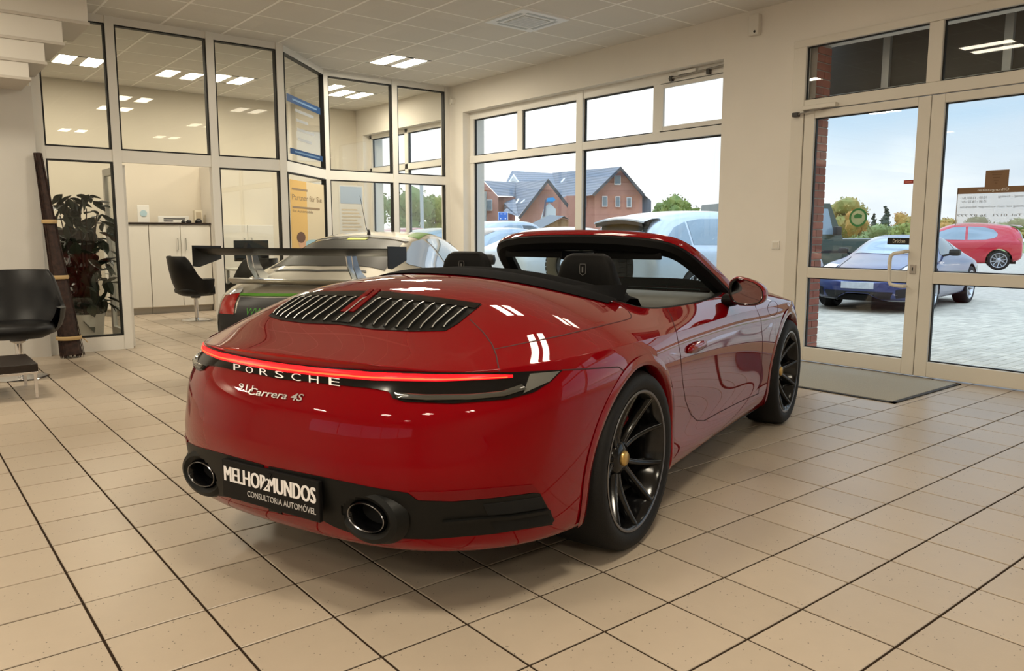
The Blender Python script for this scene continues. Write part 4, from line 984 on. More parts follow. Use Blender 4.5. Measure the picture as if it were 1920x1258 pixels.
sw = MB().tube(P, .016, 10, closed=True).build('steering_wheel', M_TRIM, hero, smooth=True)
MB().tube([(1.16, .20, .83), (1.17, .36, .82), (1.16, .52, .83)], .016, 8).build('wheel_spoke', M_SIL, sw, smooth=True)
MB().tube([(1.165, .36, .83), (1.19, .36, .66)], .016, 8).build('wheel_spoke', M_SIL, sw, smooth=True)
MB().tube([(1.17, .36, .825), (1.34, .36, .77)], .045, 14).build('steering_column', M_TRIM, sw, smooth=True)
MB().bbox(.55, 1.4, -.09, .09, .28, .56, b=.03).build('centre_console', M_TRIM, hero, smooth=True)

# --- door mirrors
def door_mirror(s):
    t = empty('door_mirror'); t.parent = hero; c = h_plane(1405, 547, -.955); c = np.array([c[0], s*c[1], c[2]])
    G = []
    for i in range(15):
        f = i/14; x = -.062+.17*f; r = math.sqrt(max(0, 1-max(0, (f-.12)/.88)**2.4))*(1-.10*(1-min(1, f/.12)))
        ring = []
        for k in range(24):
            a = 2*math.pi*k/24; cy, cz = math.cos(a), math.sin(a)
            yy = math.copysign(abs(cy)**.75, cy)*.098*r; zz = math.copysign(abs(cz)**.8, cz)*.072*r*(1-.22*(yy/.098)*1.0)
            ring.append((c[0]+x, c[1]-s*yy, c[2]+zz-.012*(yy/.098)))
        G.append(ring)
    G = np.array(G); hs = MB().grid(np.concatenate([G, G[:, :1]], 1), flip=(s == 1)).build('mirror_shell', M_PAINT, t, smooth=True, sharp=60)
    r0 = G[0]; cc = r0.mean(0)
    inner = cc+(r0-cc)*.90+[.012, 0, 0]
    MB().grid(np.concatenate([np.stack([r0, cc+(r0-cc)*.95+[-.003, 0, 0], inner], 0)], 0)[:, list(range(24))+[0]]).build('mirror_rim', M_GBLK, t, smooth=True)
    MB().add(inner, [tuple(range(24))]).build('mirror_glass', mat('mirror glass', (.5, .5, .52), .03, metal=1), t)
    ft = np.array([c[0]+.12, -s*.80, .885])
    P = [ft, ft+(c-ft)*[.3, .35, .1], c+[.01, s*.06, -.045], c+[.0, s*.02, -.05]]
    MB().tube([tuple(p) for p in P], [.038, .03, .026, .022], 12).build('mirror_foot', M_BLK, t, smooth=True)
for s in (1, -1): door_mirror(s)
# --- door handles
for s in (1, -1):
    p, n = h_hit(1303, 650); n = np.array([0, -1, 0.])
    hd = MB()
    G = []
    for i in range(13):
        f = i/12-.5; e = math.sqrt(max(0, 1-(2*f)**4)); ring = []
        for k in range(10):
            a = 2*math.pi*k/10; ring.append((p[0]+f*.25, s*(p[1]-.010-.018*e*max(0, math.cos(a))), p[2]+.006*f+.022*e*math.sin(a)))
        G.append(ring)
    G = np.array(G); MB().grid(np.concatenate([G, G[:, :1]], 1), flip=(s == -1)).build('door_handle', M_PAINT, hero, smooth=True)
# ================================================================== furniture and small things
M_LEA = mat('black upholstery', (.006, .006, .0066), .45, spec=.35, bump=.1, bscale=300)
def tub_chair(loc, rz, label, group=None):
    """swivel tub chair, opens towards -y"""
    t = empty('tub_chair', loc, rz); tag(t, label, 'chair', group)
    n = 28; G = []
    for i in range(n+1):                       # shell: angle round the back from one arm tip to the other
        a = math.radians(-28+236*i/n); c, s = math.cos(a), math.sin(a)
        back = max(0, math.sin(a))             # 1 at the back
        zt = .60+.31*min(1, max(0, (math.sin(a)-.18)/.42))**.9
        rx, ry = .335, .30
        col_ = []
        for f, r, th in ((0, .60, 0), (.12, .82, 0), (.35, .95, 0), (.65, 1.02, 0), (1., 1.06, 0)):
            col_.append((c*rx*r*(1.06-.1*back*f), s*ry*r+.05*back*f, .40+(zt-.40)*f-.04*(1-f)))
        inner = []
        for f, r in ((1., .965), (.65, .90), (.35, .82), (.12, .66), (0, .45)):
            inner.append((c*rx*r*(1.06-.1*back*f), s*ry*r+.05*back*f, .43+(zt-.43)*f))
        G.append(col_+[(c*rx*1.01, s*ry*1.01+.05*back, zt+.012)]+inner)
    MB().grid(np.array(G), flip=True).build('shell', M_LEA, t, smooth=True, sharp=75)
    G = []
    for f, z in ((0, .34), (.7, .355), (.98, .40), (1., .44), (.93, .475), (.6, .49), (0, .495)):
        G.append([(math.copysign(abs(math.cos(2*math.pi*k/28))**.7, math.cos(2*math.pi*k/28))*.29*f, math.copysign(abs(math.sin(2*math.pi*k/28))**.7, math.sin(2*math.pi*k/28))*.28*f-.02, z) for k in range(28)])
    G = np.array(G); MB().grid(np.concatenate([G, G[:, :1]], 1), flip=True).build('seat', M_LEA, t, smooth=True, sharp=75)
    MB().lathe([(0, .352), (.07, .345), (.075, .325), (.03, .30), (.028, .02)], 20, c=(0, 0, 0)).build('column', M_CHR, t, smooth=True, sharp=40)
    MB().lathe([(.028, .035), (.10, .022), (.20, .012), (.215, .006), (.21, 0), (0, 0)], 40).build('base_plate', M_CHR, t, smooth=True, sharp=40)
    return t
tub_chair((.74, 4.05, 0), math.radians(-8), 'black tub chair on a chrome pedestal standing before the grey wall')
tub_chair((3.36, 7.75, 0), math.radians(95), 'black tub chair standing in the open office doorway beside the post', 'office chairs')
tub_chair((3.62, 6.30, 0), math.radians(200), 'black tub chair behind the glass pane next to the racing wing', 'office chairs')
# low table
lt = empty('low_table'); tag(lt, 'low square table with black top and chrome legs', 'table')
MB().bbox(-.10, .735, 2.98, 3.60, .205, .265, b=.004).build('table_top', mat('black-brown wood', (.022, .014, .011), .35, noise=.3, nscale=30), lt)
MB().bbox(-.098, .733, 2.982, 3.598, .188, .206, b=.002).build('apron', M_CHR, lt)
for x in (-.09, .705):
    for y in (2.99, 3.57): MB().bbox(x, x+.022, y, y+.022, 0, .19, b=.002).build('leg', M_CHR, lt)
cl = tag(MB().bbox(.02, .17, 3.05, 3.17, .2655, .283, b=.006).build('napkin_stack', mat('cream paper', (.75, .70, .58), .7)), 'small cream folded stack lying on the low black table', 'stack')
MB().lathe([(0, .012), (.018, .010), (.02, 0)], 12, c=(.10, 3.11, .283)).build('printed_dot', mat('brown dot', (.3, .17, .1), .6), cl)
# reed bundle leaning on the wall corner
rb = empty('reed_bundle'); tag(rb, 'tall bundle of dark brown reeds tied with straps leaning on the glass', 'reed bundle')
top = np.array([1.155, 5.17, 2.02]); bot = np.array([1.30, 5.02, 0.]); ax_ = bot-top
def bundle_r(f): return .036+.078*f**1.1 if f < .93 else .109+(f-.93)*.15
q = MB(); R2 = random.Random(3)
for k in range(110):
    a, rr = R2.uniform(0, 2*math.pi), math.sqrt(R2.random()); f0 = R2.uniform(0, .35) if k % 3 else 0.; P = []
    for f in np.linspace(f0, 1, 6):
        c = top+ax_*f; r = bundle_r(f)*rr; aa = a+.5*f
        P.append((c[0]+r*math.cos(aa)+R2.uniform(-.004, .004), c[1]+r*.75*math.sin(aa), max(c[2]+(.0 if f < 1 else R2.uniform(0, .03)), .001)))
    q.tube(P, [.0035]*5+[.003], 4)
q.tube([tuple(top+ax_*f) for f in (.0, .3, .6, .9, .985)], [.022, .045, .068, .088, .095], 10)
tag(q.build('reeds', mat('dark reeds', (.045, .020, .014), .7, noise=.6, nscale=30), rb), kind='stuff')
for f in (.33, .60, .90):
    c = top+ax_*f; r = bundle_r(f)+.006
    MB().lathe([(r, -.018), (r+.004, -.01), (r+.004, .012), (r, .02)], 20, c=tuple(c)).build('binding', mat('raffia', (.52, .36, .17), .7), rb, smooth=True)
c = top+ax_*.90; MB().tube([tuple(c+[.09, -.02, 0]), tuple(c+[.13, -.03, -.02]), tuple(c+[.16, -.03, -.06])], .005, 5).build('binding_end', mat('raffia'), rb)
# potted plant and sideboard behind the left pane
M_LEAF = mat('dark leaf', (.022, .032, .016), .4, noise=.5, nscale=6)
pl = empty('potted_plant', (1.60, 5.85, 0)); pl.scale = (1.15, 1.1, 1.12); tag(pl, 'large dark leafy plant in a white pot behind the glass', 'plant')
MB().lathe([(0, .01), (.10, 0), (.13, .02), (.16, .30), (.165, .32), (.15, .32), (.14, .26), (0, .26)], 28).build('pot', mat('white pot', (.72, .70, .63), .4), pl, smooth=True, sharp=40)
R2 = random.Random(5)
for k in range(7):
    a = R2.uniform(0, 6.28); MB().tube([(0, 0, .26), (.06*math.cos(a), .05*math.sin(a), .7), (.16*math.cos(a), .12*math.sin(a), 1.25+.1*R2.random())], [.012, .009, .005], 5).build('stem', mat('brown stem', (.05, .032, .02), .8), pl)
lv = [(0, 0, 0), (.028, .03, .006), (.034, .06, .008), (.02, .10, .0), (0, .125, -.012), (-.02, .10, 0), (-.034, .06, .008), (-.028, .03, .006), (0, .05, -.006), (0, .09, -.008)]
lf = [(0, 1, 2, 8), (8, 2, 3, 9), (9, 3, 4), (0, 8, 6, 7), (8, 9, 5, 6), (9, 4, 5)]
lme = bpy.data.meshes.new('leaf'); lme.from_pydata(lv, [], lf); lme.materials.append(M_LEAF); lme.update()
for k in range(230):
    a = R2.uniform(0, 6.28); z = R2.uniform(.28, 1.5); r = (.12+.20*math.sin(min(1, (z-.2)/1.3)*math.pi))*math.sqrt(R2.random())+.03
    o = link('leaf', lme, None, pl, loc=(r*math.cos(a), r*.55*math.sin(a), z)); o.rotation_euler = (R2.uniform(-1.5, .2), R2.uniform(-.5, .5), R2.uniform(0, 6.28)); s = R2.uniform(.8, 1.7); o.scale = (s, s, s)
sb = empty('sideboard', (1.02, 6.55, 0)); tag(sb, 'dark brown wooden cupboard standing behind the leafy plant', 'cupboard')
M_DKW = mat('dark brown wood', (.030, .014, .010), .4, noise=.4, nscale=12)
MB().bbox(0, .86, 0, .45, .04, 1.30, b=.006).build('carcass', M_DKW, sb)
for x in (.01, .435): d = MB().bbox(x, x+.415, -.02, 0, .08, 1.28, b=.004).build('door', M_DKW, sb); MB().tube([(x+.2, -.03, .7), (x+.2, -.03, .8)], .006, 6).build('knob', M_CHR, d)
# office cupboard row and the things on it
M_CAB = mat('white cabinet', (.78, .75, .68), .45)
CBY = 8.98
def cabinet(x0, x1, label, handles):
    t = empty('cabinet', (0, 0, 0)); tag(t, label, 'cabinet', 'white office cabinets')
    MB().bbox(x0, x1, CBY+.02, YB-.01, .10, 1.375, b=.003).build('body', M_CAB, t); MB().box(x0, x1, CBY+.06, YB-.01, 0, .10).build('plinth', mat('plinth grey', (.42, .39, .34), .6), t)
    xs = [x0, (x0+x1)/2, x1] if len(handles) == 2 else [x0, x1]
    for a, b, h in zip(xs, xs[1:], handles):
        d = MB().bbox(a+.004, b-.004, CBY, CBY+.02, .11, 1.37, b=.003).build('door', M_CAB, t)
        if h is not None: MB().tube([(h, CBY-.005, 1.16), (h, CBY-.03, 1.16), (h, CBY-.03, .98), (h, CBY-.005, .98)], .007, 6).build('handle', M_SATIN, d)
    return t
M_SATIN = mat('satin steel', (.6, .6, .58), .3, metal=1)
cabinet(2.45, 3.085, 'white office cabinet of single plain door nearest the open door', [None]); cabinet(3.09, 4.01, 'white double-door cabinet with two long steel handles', [3.50, 3.62]); cabinet(4.17, 5.05, 'white double-door cabinet behind the desk', [4.55, 4.67])
wt = tag(MB().bbox(2.45, 4.02, CBY-.02, YB-.01, 1.377, 1.402, b=.003).build('dark_worktop', mat('dark worktop', (.035, .022, .016), .4)), 'dark thin worktop lying on the white office cabinets', 'worktop')
pf = tag(MB().bbox(2.98, 3.15, 9.12, 9.135, 1.402, 1.665, b=.006).build('framed_print', mat('frame white', (.80, .79, .74), .5)), 'white framed print with a pale blue disc on the cabinet', 'picture')
MB().lathe([(0, 0), (.05, 0), (.05, -.003), (0, -.003)], 24, 'y', (3.065, 9.118, 1.54)).build('blue_disc', mat('pale blue', (.45, .62, .68), .6), pf)
sgn = tag(MB().bbox(3.28, 3.74, 9.15, 9.165, 1.402, 1.505, b=.003).build('name_board', mat('frame white')), 'long white name board with two lines of print on the cabinet', 'sign')
for k, (a, b) in enumerate(((3.36, 3.68), (3.36, 3.50))): MB().box(a, b, 9.147, 9.149, 1.455-.035*k, 1.475-.035*k).build('print_line', mat('print dark', (.12, .12, .12), .6), sgn)
cb_ = tag(MB().bbox(3.83, 3.95, 9.14, 9.24, 1.402, 1.60, b=.004).build('card_box', mat('card cream', (.72, .66, .52), .7)), 'upright cream card box at the end of the cabinet', 'box')
MB().box(3.85, 3.93, 9.137, 9.139, 1.46, 1.57).build('box_print', mat('print tan', (.5, .42, .3), .7), cb_)
for k, (x, r) in enumerate(((3.62, .035), (3.70, .04), (3.85, .055))):
    o = tag(MB().lathe([(0, r*1.25), (r*.5, r*1.15), (r*.95, r*.6), (r, r*.2), (r*.9, 0), (0, 0)], 16, c=(x, 9.03, 1.402)).build('model_helmet', mat('black ornament', (.012, .011, .011), .3), smooth=True), ('smallest', 'middle-sized', 'largest')[k]+' round black ornament on the dark worktop', 'ornament', 'black ornaments')
tag(MB().bbox(4.02, 4.16, 8.90, YB, 0, 2.30, b=.004).build('wall_pillar', M_WALL), kind='structure')
# desk with monitor
dk = empty('office_desk'); tag(dk, 'pale office desk behind the glass partition', 'desk')
MB().bbox(3.75, 5.1, 7.0, 7.7, .71, .74, b=.004).build('desk_top', mat('desk top', (.60, .60, .54), .35), dk)
for x in (3.78, 5.03):
    for y in (7.03, 7.63): MB().bbox(x, x+.04, y, y+.04, 0, .71, b=.003).build('leg', M_SATIN, dk)
mo = empty('monitor', (4.05, 7.35, .74)); tag(mo, 'black computer monitor on the office desk', 'monitor')
MB().bbox(-.25, .25, -.02, .02, .10, .40, b=.008).build('screen', mat('monitor black', (.01, .01, .011), .25), mo); MB().bbox(-.03, .03, -.02, .03, .0, .12, b=.004).build('stand', mat('monitor black', (.01, .01, .011), .25), mo); MB().bbox(-.1, .1, -.07, .09, 0, .012, b=.004).build('foot', mat('monitor black', (.01, .01, .011), .25), mo)
bxo = tag(MB().bbox(4.42, 4.60, 7.1, 7.25, .74, .93, b=.015).build('brown_bag', mat('tan paper', (.36, .22, .12), .7)), 'small tan paper bag on the office desk', 'bag')
MB().tube([(4.47, 7.17, .93), (4.48, 7.17, .98), (4.53, 7.17, .98), (4.54, 7.17, .93)], .004, 6).build('bag_handle', mat('tan paper'), bxo)
# spare tyres by the window
def spare_tyre(x, y, rz, R, label, tilt, m=None):
    t = empty('spare_tyre', (x, y, R+.531)); t.rotation_euler = (tilt, 0, rz); tag(t, label, 'tyre'); h = .12
    rim = R*.62; sh = R-rim
    MB().lathe([(rim, h*.7), (rim+.01, h*.9), (rim+sh*.4, h), (R-.03, h*.95), (R-.008, h*.8), (R, h*.3), (R, -h*.3), (R-.008, -h*.8), (R-.03, -h*.95), (rim+sh*.4, -h), (rim+.01, -h*.9), (rim, -h*.7)], 48, 'y').build('carcass', m or mat('tyre rubber', (.009, .009, .0095), .62), t, smooth=True, sharp=60)
    tm_ = chunk('tread_block', .05, .075, .012, mat('tyre rubber'))
    for k in range(36):
        a = 2*math.pi*k/36
        for yy in (-.055, .045):
            o = link('tread_block', tm_, None, t, loc=((R+.003)*math.cos(a+yy), yy, (R+.003)*math.sin(a+yy))); o.rotation_euler.y = -a-yy+math.pi/2
    MB().lathe([(rim-.01, -h*.5), (rim-.03, 0), (rim-.01, h*.5)], 40, 'y').build('inner_bead', mat('dark bead', (.03, .03, .03), .6), t, smooth=True)
    return t
bn = empty('display_bench'); tag(bn, 'low white display bench standing under the showroom window', 'bench')
MB().bbox(6.02, 6.70, 1.75, 3.45, .46, .52, b=.006).build('bench_top', mat('bench white', (.74, .72, .68), .5), bn)
for x in (6.06, 6.60):
    for y in (1.80, 3.36): MB().bbox(x, x+.05, y, y+.05, 0, .46, b=.004).build('leg', M_SATIN, bn)
spare_tyre(6.38, 2.42, math.radians(68), .325, 'upright black spare tyre with deep tread on the display bench', .0)
spare_tyre(6.42, 3.12, math.radians(120), .325, 'grey-brown spare tyre seen flat-on at the other end of the display bench', .0, mat('dusty rubber', (.10, .095, .07), .7))
# ================================================================== other cars
def car_body(st, sub=(4, 5)):
    """st rows: x, z_low, z_belt, w_belt, z_top, w_top, w_max  (rear to front)"""
    rows = []
    for k, (x, zl, zb, wb, zt, wt, wm) in enumerate(st):
        rows.append([(x, wm*.55, zl-.01), (x, wm*.90, zl), (x, wm*.975, zl+.06), (x, wm, zl+(zb-zl)*.42), (x, wm*.995, zl+(zb-zl)*.72), (x, (wm+wb)/2, zb-.035), (x, wb, zb+.005),
                     (x, wb*.55+wt*.45, zb*.52+zt*.48), (x, wt, zt-.045), (x, wt*.82, zt-.014), (x, wt*.45, zt), (x, 0., zt+.004)])
    P = np.array(rows); first = P[:1].copy(); c = first.mean(1, keepdims=True)
    def cap(Q, dx):
        A = Q.copy(); c2 = np.array([0, 0, (Q[:, :, 2].max()+Q[:, :, 2].min())/2]); A[..., 1] = Q[..., 1]*.55; A[..., 2] = c2[2]+(Q[..., 2]-c2[2])*.55; A[..., 0] += dx; return A
    P = np.concatenate([cap(P[:1], -.015), P, cap(P[-1:], .015)])
    P[:, -1, 1] = 0
    G = bspline_eval(bspline_eval(P, sub[0], 0), sub[1], 1, False, True)
    G[:, -1, 1] = 0
    V = []; F = []; nu, nv = G.shape[:2]; id_ = {}
    def vid(i, j, s):
        k = (i, j, 1 if j == nv-1 else s)
        if k not in id_: p = G[i, j]; id_[k] = len(V); V.append((p[0], -s*p[1], p[2]))
        return id_[k]
    for s in (1, -1):
        for i in range(nu-1):
            for j in range(nv-1):
                q = [vid(i, j, s), vid(i+1, j, s), vid(i+1, j+1, s), vid(i, j+1, s)]; F.append(q if s == 1 else q[::-1])
    for i in (0, nu-1):
        ring = [vid(i, j, 1) for j in range(nv)]+[vid(i, j, -1) for j in range(nv-2, -1, -1)]; F.append(ring if i else ring[::-1])
    return np.array(V), F
def make_car(name, label, loc, rz, st, paint, wheels, wins=(), fronts=(), wheel_r=.34, rim=.25, wd=.22, m_rim=None, arch=.05, spokes=5, group=None, mirrors=None, two=None):
    t = empty(name, loc, rz); tag(t, label, 'car', group)
    V, F = car_body(st); F4 = [f for f in F]
    bvh = BVHTree.FromPolygons([Vector(v) for v in V], F4)
    V2 = V.copy(); ins = np.zeros(len(V), bool); ar = wheel_r+arch
    for wx in wheels:
        d = np.hypot(V[:, 0]-wx, V[:, 2]-wheel_r); ins |= ((d < ar) | ((abs(V[:, 0]-wx) < ar*.97) & (V[:, 2] < wheel_r))) & (abs(V[:, 1]) > .45)
    keep = [f for f in F if not all(ins[k] for k in f)]
    for k in {k for f in keep for k in f if ins[k]}:
        x, y, z = V[k]; wx = min(wheels, key=lambda a: abs(a-x))
        if z >= wheel_r: d = math.hypot(x-wx, z-wheel_r); nx, nz = wx+(x-wx)*ar/d, wheel_r+(z-wheel_r)*ar/d
        else: nx, nz = wx+math.copysign(ar, x-wx), z
        h = bvh.ray_cast(Vector((nx, math.copysign(3, y), nz)), Vector((0, -math.copysign(1, y), 0)))
        if h[0] is not None: V2[k] = h[0][:]
    bd = mesh('body', V2, keep, [paint, two[1]] if two else paint, t, smooth=True, sharp=50, mi=[1 if two[0](V2[list(f)].mean(0)) else 0 for f in keep] if two else None)
    def strip(nm, top, bot, m, axis, s, off=.004, nu=20, nv=5, parent=None):
        U = np.linspace(0, 1, nu+1); T = poly_at(top, U); B = poly_at(bot, U); G = np.zeros((nu+1, nv+1, 3)); ok = True
        for i in range(nu+1):
            for j in range(nv+1):
                a, b = T[i]*(1-j/nv)+B[i]*(j/nv)
                o, d = (Vector((a, -s*3, b)), Vector((0, s, 0))) if axis == 'y' else (Vector((s*9, a, b)), Vector((-s, 0, 0)))
                h = bvh.ray_cast(o, d)
                if h[0] is None: h = bvh.find_nearest(Vector((a, -s*.6, b)) if axis == 'y' else Vector((s*2, a, b)))
                n = h[1] if h[1].dot(d) < 0 else -h[1]
                G[i, j] = h[0]+n*off
        return MB().grid(G, flip=((s == 1) if axis == 'y' else (s == 1))).build(nm, m, parent or t, smooth=True)
    for nm, top, bot, m in wins:
        for s in (1, -1): strip(nm, top, bot, m, 'y', s)
    for nm, top, bot, m, s, both in fronts:
        strip(nm, top, bot, m, 'x', s)
        if both: strip(nm, [(-a, b) for a, b in top][::-1], [(-a, b) for a, b in bot][::-1], m, 'x', s)
    hw = max(r[6] for r in st)
    w0 = make_wheel(wheel_r, rim, wd, nsp=spokes, m_rim=m_rim or M_SILRIM, m_edge=m_rim or M_SILRIM, crest=False, caliper=False, parent=t, spoke='pair')
    first = True
    for wx in wheels:
        for s in (1, -1):
            o = w0 if first else copy_tree(w0, t); first = False
            o.location = (wx, -s*(hw-.015-wd/2), wheel_r); o.rotation_euler = (0, random.random(), 0 if s == 1 else math.pi)
            a0, a1 = math.radians(-10), math.radians(190)
            MB().lathe([(ar+.015, 0), (ar+.015, s*.3)], 20, 'y', (wx, -s*(hw-.03), wheel_r), a0, a1).build('arch_liner', mat('liner black', (.01, .01, .01), .8), bd)
    x0, x1 = st[1][0], st[-2][0]; zl = st[len(st)//2][1]; hw2 = hw*.8
    MB().box(x0+.1, x1-.1, -hw*.62, hw*.62, zl-.0, zl+.10).build('underbody', mat('liner black'), bd)
    if mirrors:
        mx_, mz_, mw_ = mirrors
        for s in (1, -1):
            mr = MB().bbox(mx_-.05, mx_+.06, min(-s*mw_, -s*(mw_+.19)), max(-s*mw_, -s*(mw_+.19)), mz_, mz_+.12, b=.055).build('door_mirror', M_BLKP, t, smooth=True)
            MB().tube([(mx_+.03, -s*(mw_-.12), mz_-.01), (mx_, -s*(mw_+.03), mz_+.03)], .02, 6).build('mirror_foot', mat('liner black'), mr)
    return t, bvh, strip
M_SILRIM = mat('silver alloy', (.55, .55, .57), .3, metal=.9)
M_CGL = mat('dark car glass', (.035, .05, .06), .05, coat=1., spec=.8)
M_CGLL = mat('pale car glass', (.22, .30, .36), .06, coat=1., spec=.8)
M_LAMPW = mat('headlamp lens', (.7, .75, .8), .1, coat=1.)
M_LAMPR = mat('tail lamp red', (.35, .015, .012), .15, coat=1.)
M_BLKP = mat('black trim', (.012, .012, .013), .4)
def paint(name, c, rough=.35, metal=.3): return mat(name, c, rough, metal=metal, coat=1., coat_rough=.03)
COUPE = [(-1.0, .40, .60, .55, .70, .32, .60), (-.93, .27, .70, .70, .80, .45, .76), (-.72, .22, .77, .80, .885, .52, .86), (-.4, .2, .82, .845, 1.0, .52, .905), (0, .2, .85, .84, 1.125, .52, .922), (.4, .19, .875, .815, 1.225, .545, .91),
         (.8, .18, .885, .80, 1.285, .56, .89), (1.15, .18, .885, .80, 1.285, .56, .885), (1.5, .18, .875, .80, 1.17, .60, .89), (1.8, .18, .855, .80, .985, .66, .90), (2.1, .18, .83, .82, .90, .64, .908), (2.5, .18, .80, .82, .835, .6, .91), (2.9, .19, .73, .78, .765, .54, .88), (3.2, .2, .63, .68, .67, .45, .78), (3.4, .26, .53, .48, .57, .3, .56)]
CWIN = [('side_window', [(1.60, .955), (1.42, 1.07), (1.20, 1.165), (.9, 1.205), (.66, 1.205)], [(1.60, .935), (1.2, .925), (.66, .925)], M_CGL), ('quarter_window', [(.61, 1.205), (.4, 1.18), (.15, 1.10), (-.08, 1.0)], [(.61, .925), (.3, .93), (.05, .95), (-.08, .985)], M_CGL)]
# --- silver race coupe with tall wing, inside
SIL_LOC, SIL_RZ = (3.22, 2.80, -.02), math.radians(38)
p_sil = paint('champagne silver', (.46, .43, .36), .35, .6)
CW2 = [('side_window', CWIN[0][1], CWIN[0][2], M_CGLL), ('quarter_window', CWIN[1][1], CWIN[1][2], mat('pale blue glass', (.28, .38, .55), .08, coat=1.))]
sil, sbvh, sstrip = make_car('race_coupe', 'silver racing coupe with a tall black rear wing parked behind the red convertible', SIL_LOC, SIL_RZ, COUPE, p_sil, (0., 2.35), CW2,
    fronts=[('windscreen', [(-.56, 1.22), (.56, 1.22)], [(-.66, .95), (.66, .95)], M_CGLL, 1, False), ('headlamp', [(.55, .66), (.72, .70)], [(.55, .56), (.72, .58)], M_LAMPW, 1, True)], wheel_r=.335, rim=.24, wd=.28, mirrors=(1.5, .92, .86), two=(lambda c: c[0] < -.42 and c[2] < .615, M_BLKP))
# rear window and tail panel lie on the sloping back: laid on from above / behind
def top_patch(bvh, t, nm, front, rear, m, off=.004, nu=16, nv=8):
    """front/rear: polylines of (y, x) edges; projected down onto the body"""
    U = np.linspace(0, 1, nu+1); A = poly_at(front, U); B = poly_at(rear, U); G = np.zeros((nu+1, nv+1, 3))
    for i in range(nu+1):
        for j in range(nv+1):
            y, x = A[i]*(1-j/nv)+B[i]*(j/nv); h = bvh.ray_cast(Vector((x, y, 3)), Vector((0, 0, -1))); G[i, j] = h[0]+(h[1] if h[1].z > 0 else -h[1])*off
    return MB().grid(G, flip=True).build(nm, m, t, smooth=True)
top_patch(sbvh, sil, 'rear_window', [(-.45, .30), (0, .38), (.45, .30)], [(-.55, -.40), (0, -.46), (.55, -.40)], mat('rear glass', (.03, .028, .024), .4, spec=.12))
top_patch(sbvh, sil, 'roof_edge', [(-.48, .40), (0, .48), (.48, .40)], [(-.47, .32), (0, .40), (.47, .32)], M_BLKP, .012)
top_patch(sbvh, sil, 'sun_strip', [(-.08, .36), (.12, .36)], [(-.08, .29), (.12, .29)], mat('lime sticker', (.55, .65, .05), .4), .008, 4, 3)
top_patch(sbvh, sil, 'engine_slot', [(-.42, -.50), (0, -.55), (.42, -.50)], [(-.44, -.53), (0, -.58), (.44, -.53)], M_BLKP, .005)
top_patch(sbvh, sil, 'roof_stripe', [(-.48, 1.15), (-.36, 1.15)], [(-.52, .55), (-.40, .55)], mat('green stripe', (.09, .20, .035), .4), .003)
sstrip('tail_panel', [(-.52, .735), (0, .745), (.52, .735)], [(-.52, .50), (0, .48), (.52, .50)], M_BLKP, 'x', -1, .004, 24, 5)
sstrip('green_line', [(-.54, .765), (0, .775), (.54, .765)], [(-.54, .745), (0, .755), (.54, .745)], mat('green line', (.10, .30, .03), .4), 'x', -1, .006, 24, 2)
sstrip('bumper', [(-.70, .50), (0, .48), (.70, .50)], [(-.62, .33), (0, .33), (.62, .33)], M_BLKP, 'x', -1, .004, 24, 4)
for s in (1, -1): sstrip('bumper_side', [(-.92, .575), (-.45, .59)], [(-.86, .33), (-.42, .28)], M_BLKP, 'y', s, .004, 14, 4)
for s in (1, -1):
    sstrip('tail_lamp', [(s*.54, .76), (s*.70, .74)], [(s*.54, .60), (s*.70, .60)], M_LAMPR, 'x', -1, .010, 8, 4)
    sstrip('lamp_clear', [(s*.56, .80), (s*.68, .775)], [(s*.54, .765), (s*.70, .74)], M_LAMPW, 'x', -1, .010, 8, 2)
V, F = text_mesh('WWW.', 1., .2, 0, 'LEFT'); V = V.copy(); V[:, 0] -= V[:, 0].min(); V[:, 0] *= .25/V[:, 0].max(); V[:, 1] *= .085
O = []
for u, v, d in V:
    h = sbvh.ray_cast(Vector((-3, .42-u, .60+v)), Vector((1, 0, 0))); O.append((h[0].x-.006, .42-u, .60+v))
mesh('tail_lettering', O, F, mat('lettering green', (.06, .28, .03), .4), sil)
# spoiler lip and wing
MB().grid(np.array([[(-.80+.05*abs(y)/.6*1.2, y, .885), (-.93+.08*(abs(y)/.66)**2, y, .895), (-.955+.08*(abs(y)/.66)**2, y, .885), (-.93+.08*(abs(y)/.66)**2, y, .865), (-.84+.05*abs(y), y, .84)] for y in np.linspace(-.66, .66, 21)]), flip=False).build('spoiler_lip', p_sil, sil, smooth=True)
WZ = 1.085; wing = empty('rear_wing'); wing.parent = sil
def foil(y): return [(-.70, y, WZ+.02), (-.80, y, WZ+.045), (-.95, y, WZ+.05), (-1.02, y, WZ+.062), (-1.02, y, WZ+.055), (-.95, y, WZ+.022), (-.80, y, WZ-.005), (-.70, y, WZ+.005), (-.70, y, WZ+.02)]
MB().grid(np.array([foil(y) for y in np.linspace(-.85, .85, 15)])).build('wing_blade', mat('carbon', (.010, .0095, .009), .45, spec=.3), wing, smooth=True, sharp=50)
for s in (1, -1):
    MB().prism([(-.66, 0, WZ+.07), (-1.06, 0, WZ+.08), (-1.06, 0, WZ-.09), (-.98, 0, WZ-.10), (-.66, 0, WZ-.04)], (0, .006, 0), (0, s*.85, 0)).build('end_plate', mat('carbon'), wing)
    for k in (0, 1):
        MB().prism([(-.80, 0, WZ+.0), (-.88, 0, WZ-.005), (-.86, 0, WZ-.09), (-.78, 0, WZ-.19), (-.66, 0, .86), (-.58, 0, .885), (-.70, 0, WZ-.14), (-.76, 0, WZ-.08)], (0, .008, 0), (0, s*(.42+.05*k), 0)).build('wing_bracket', mat('polished aluminium', (.72, .76, .80), .2, metal=1), wing)
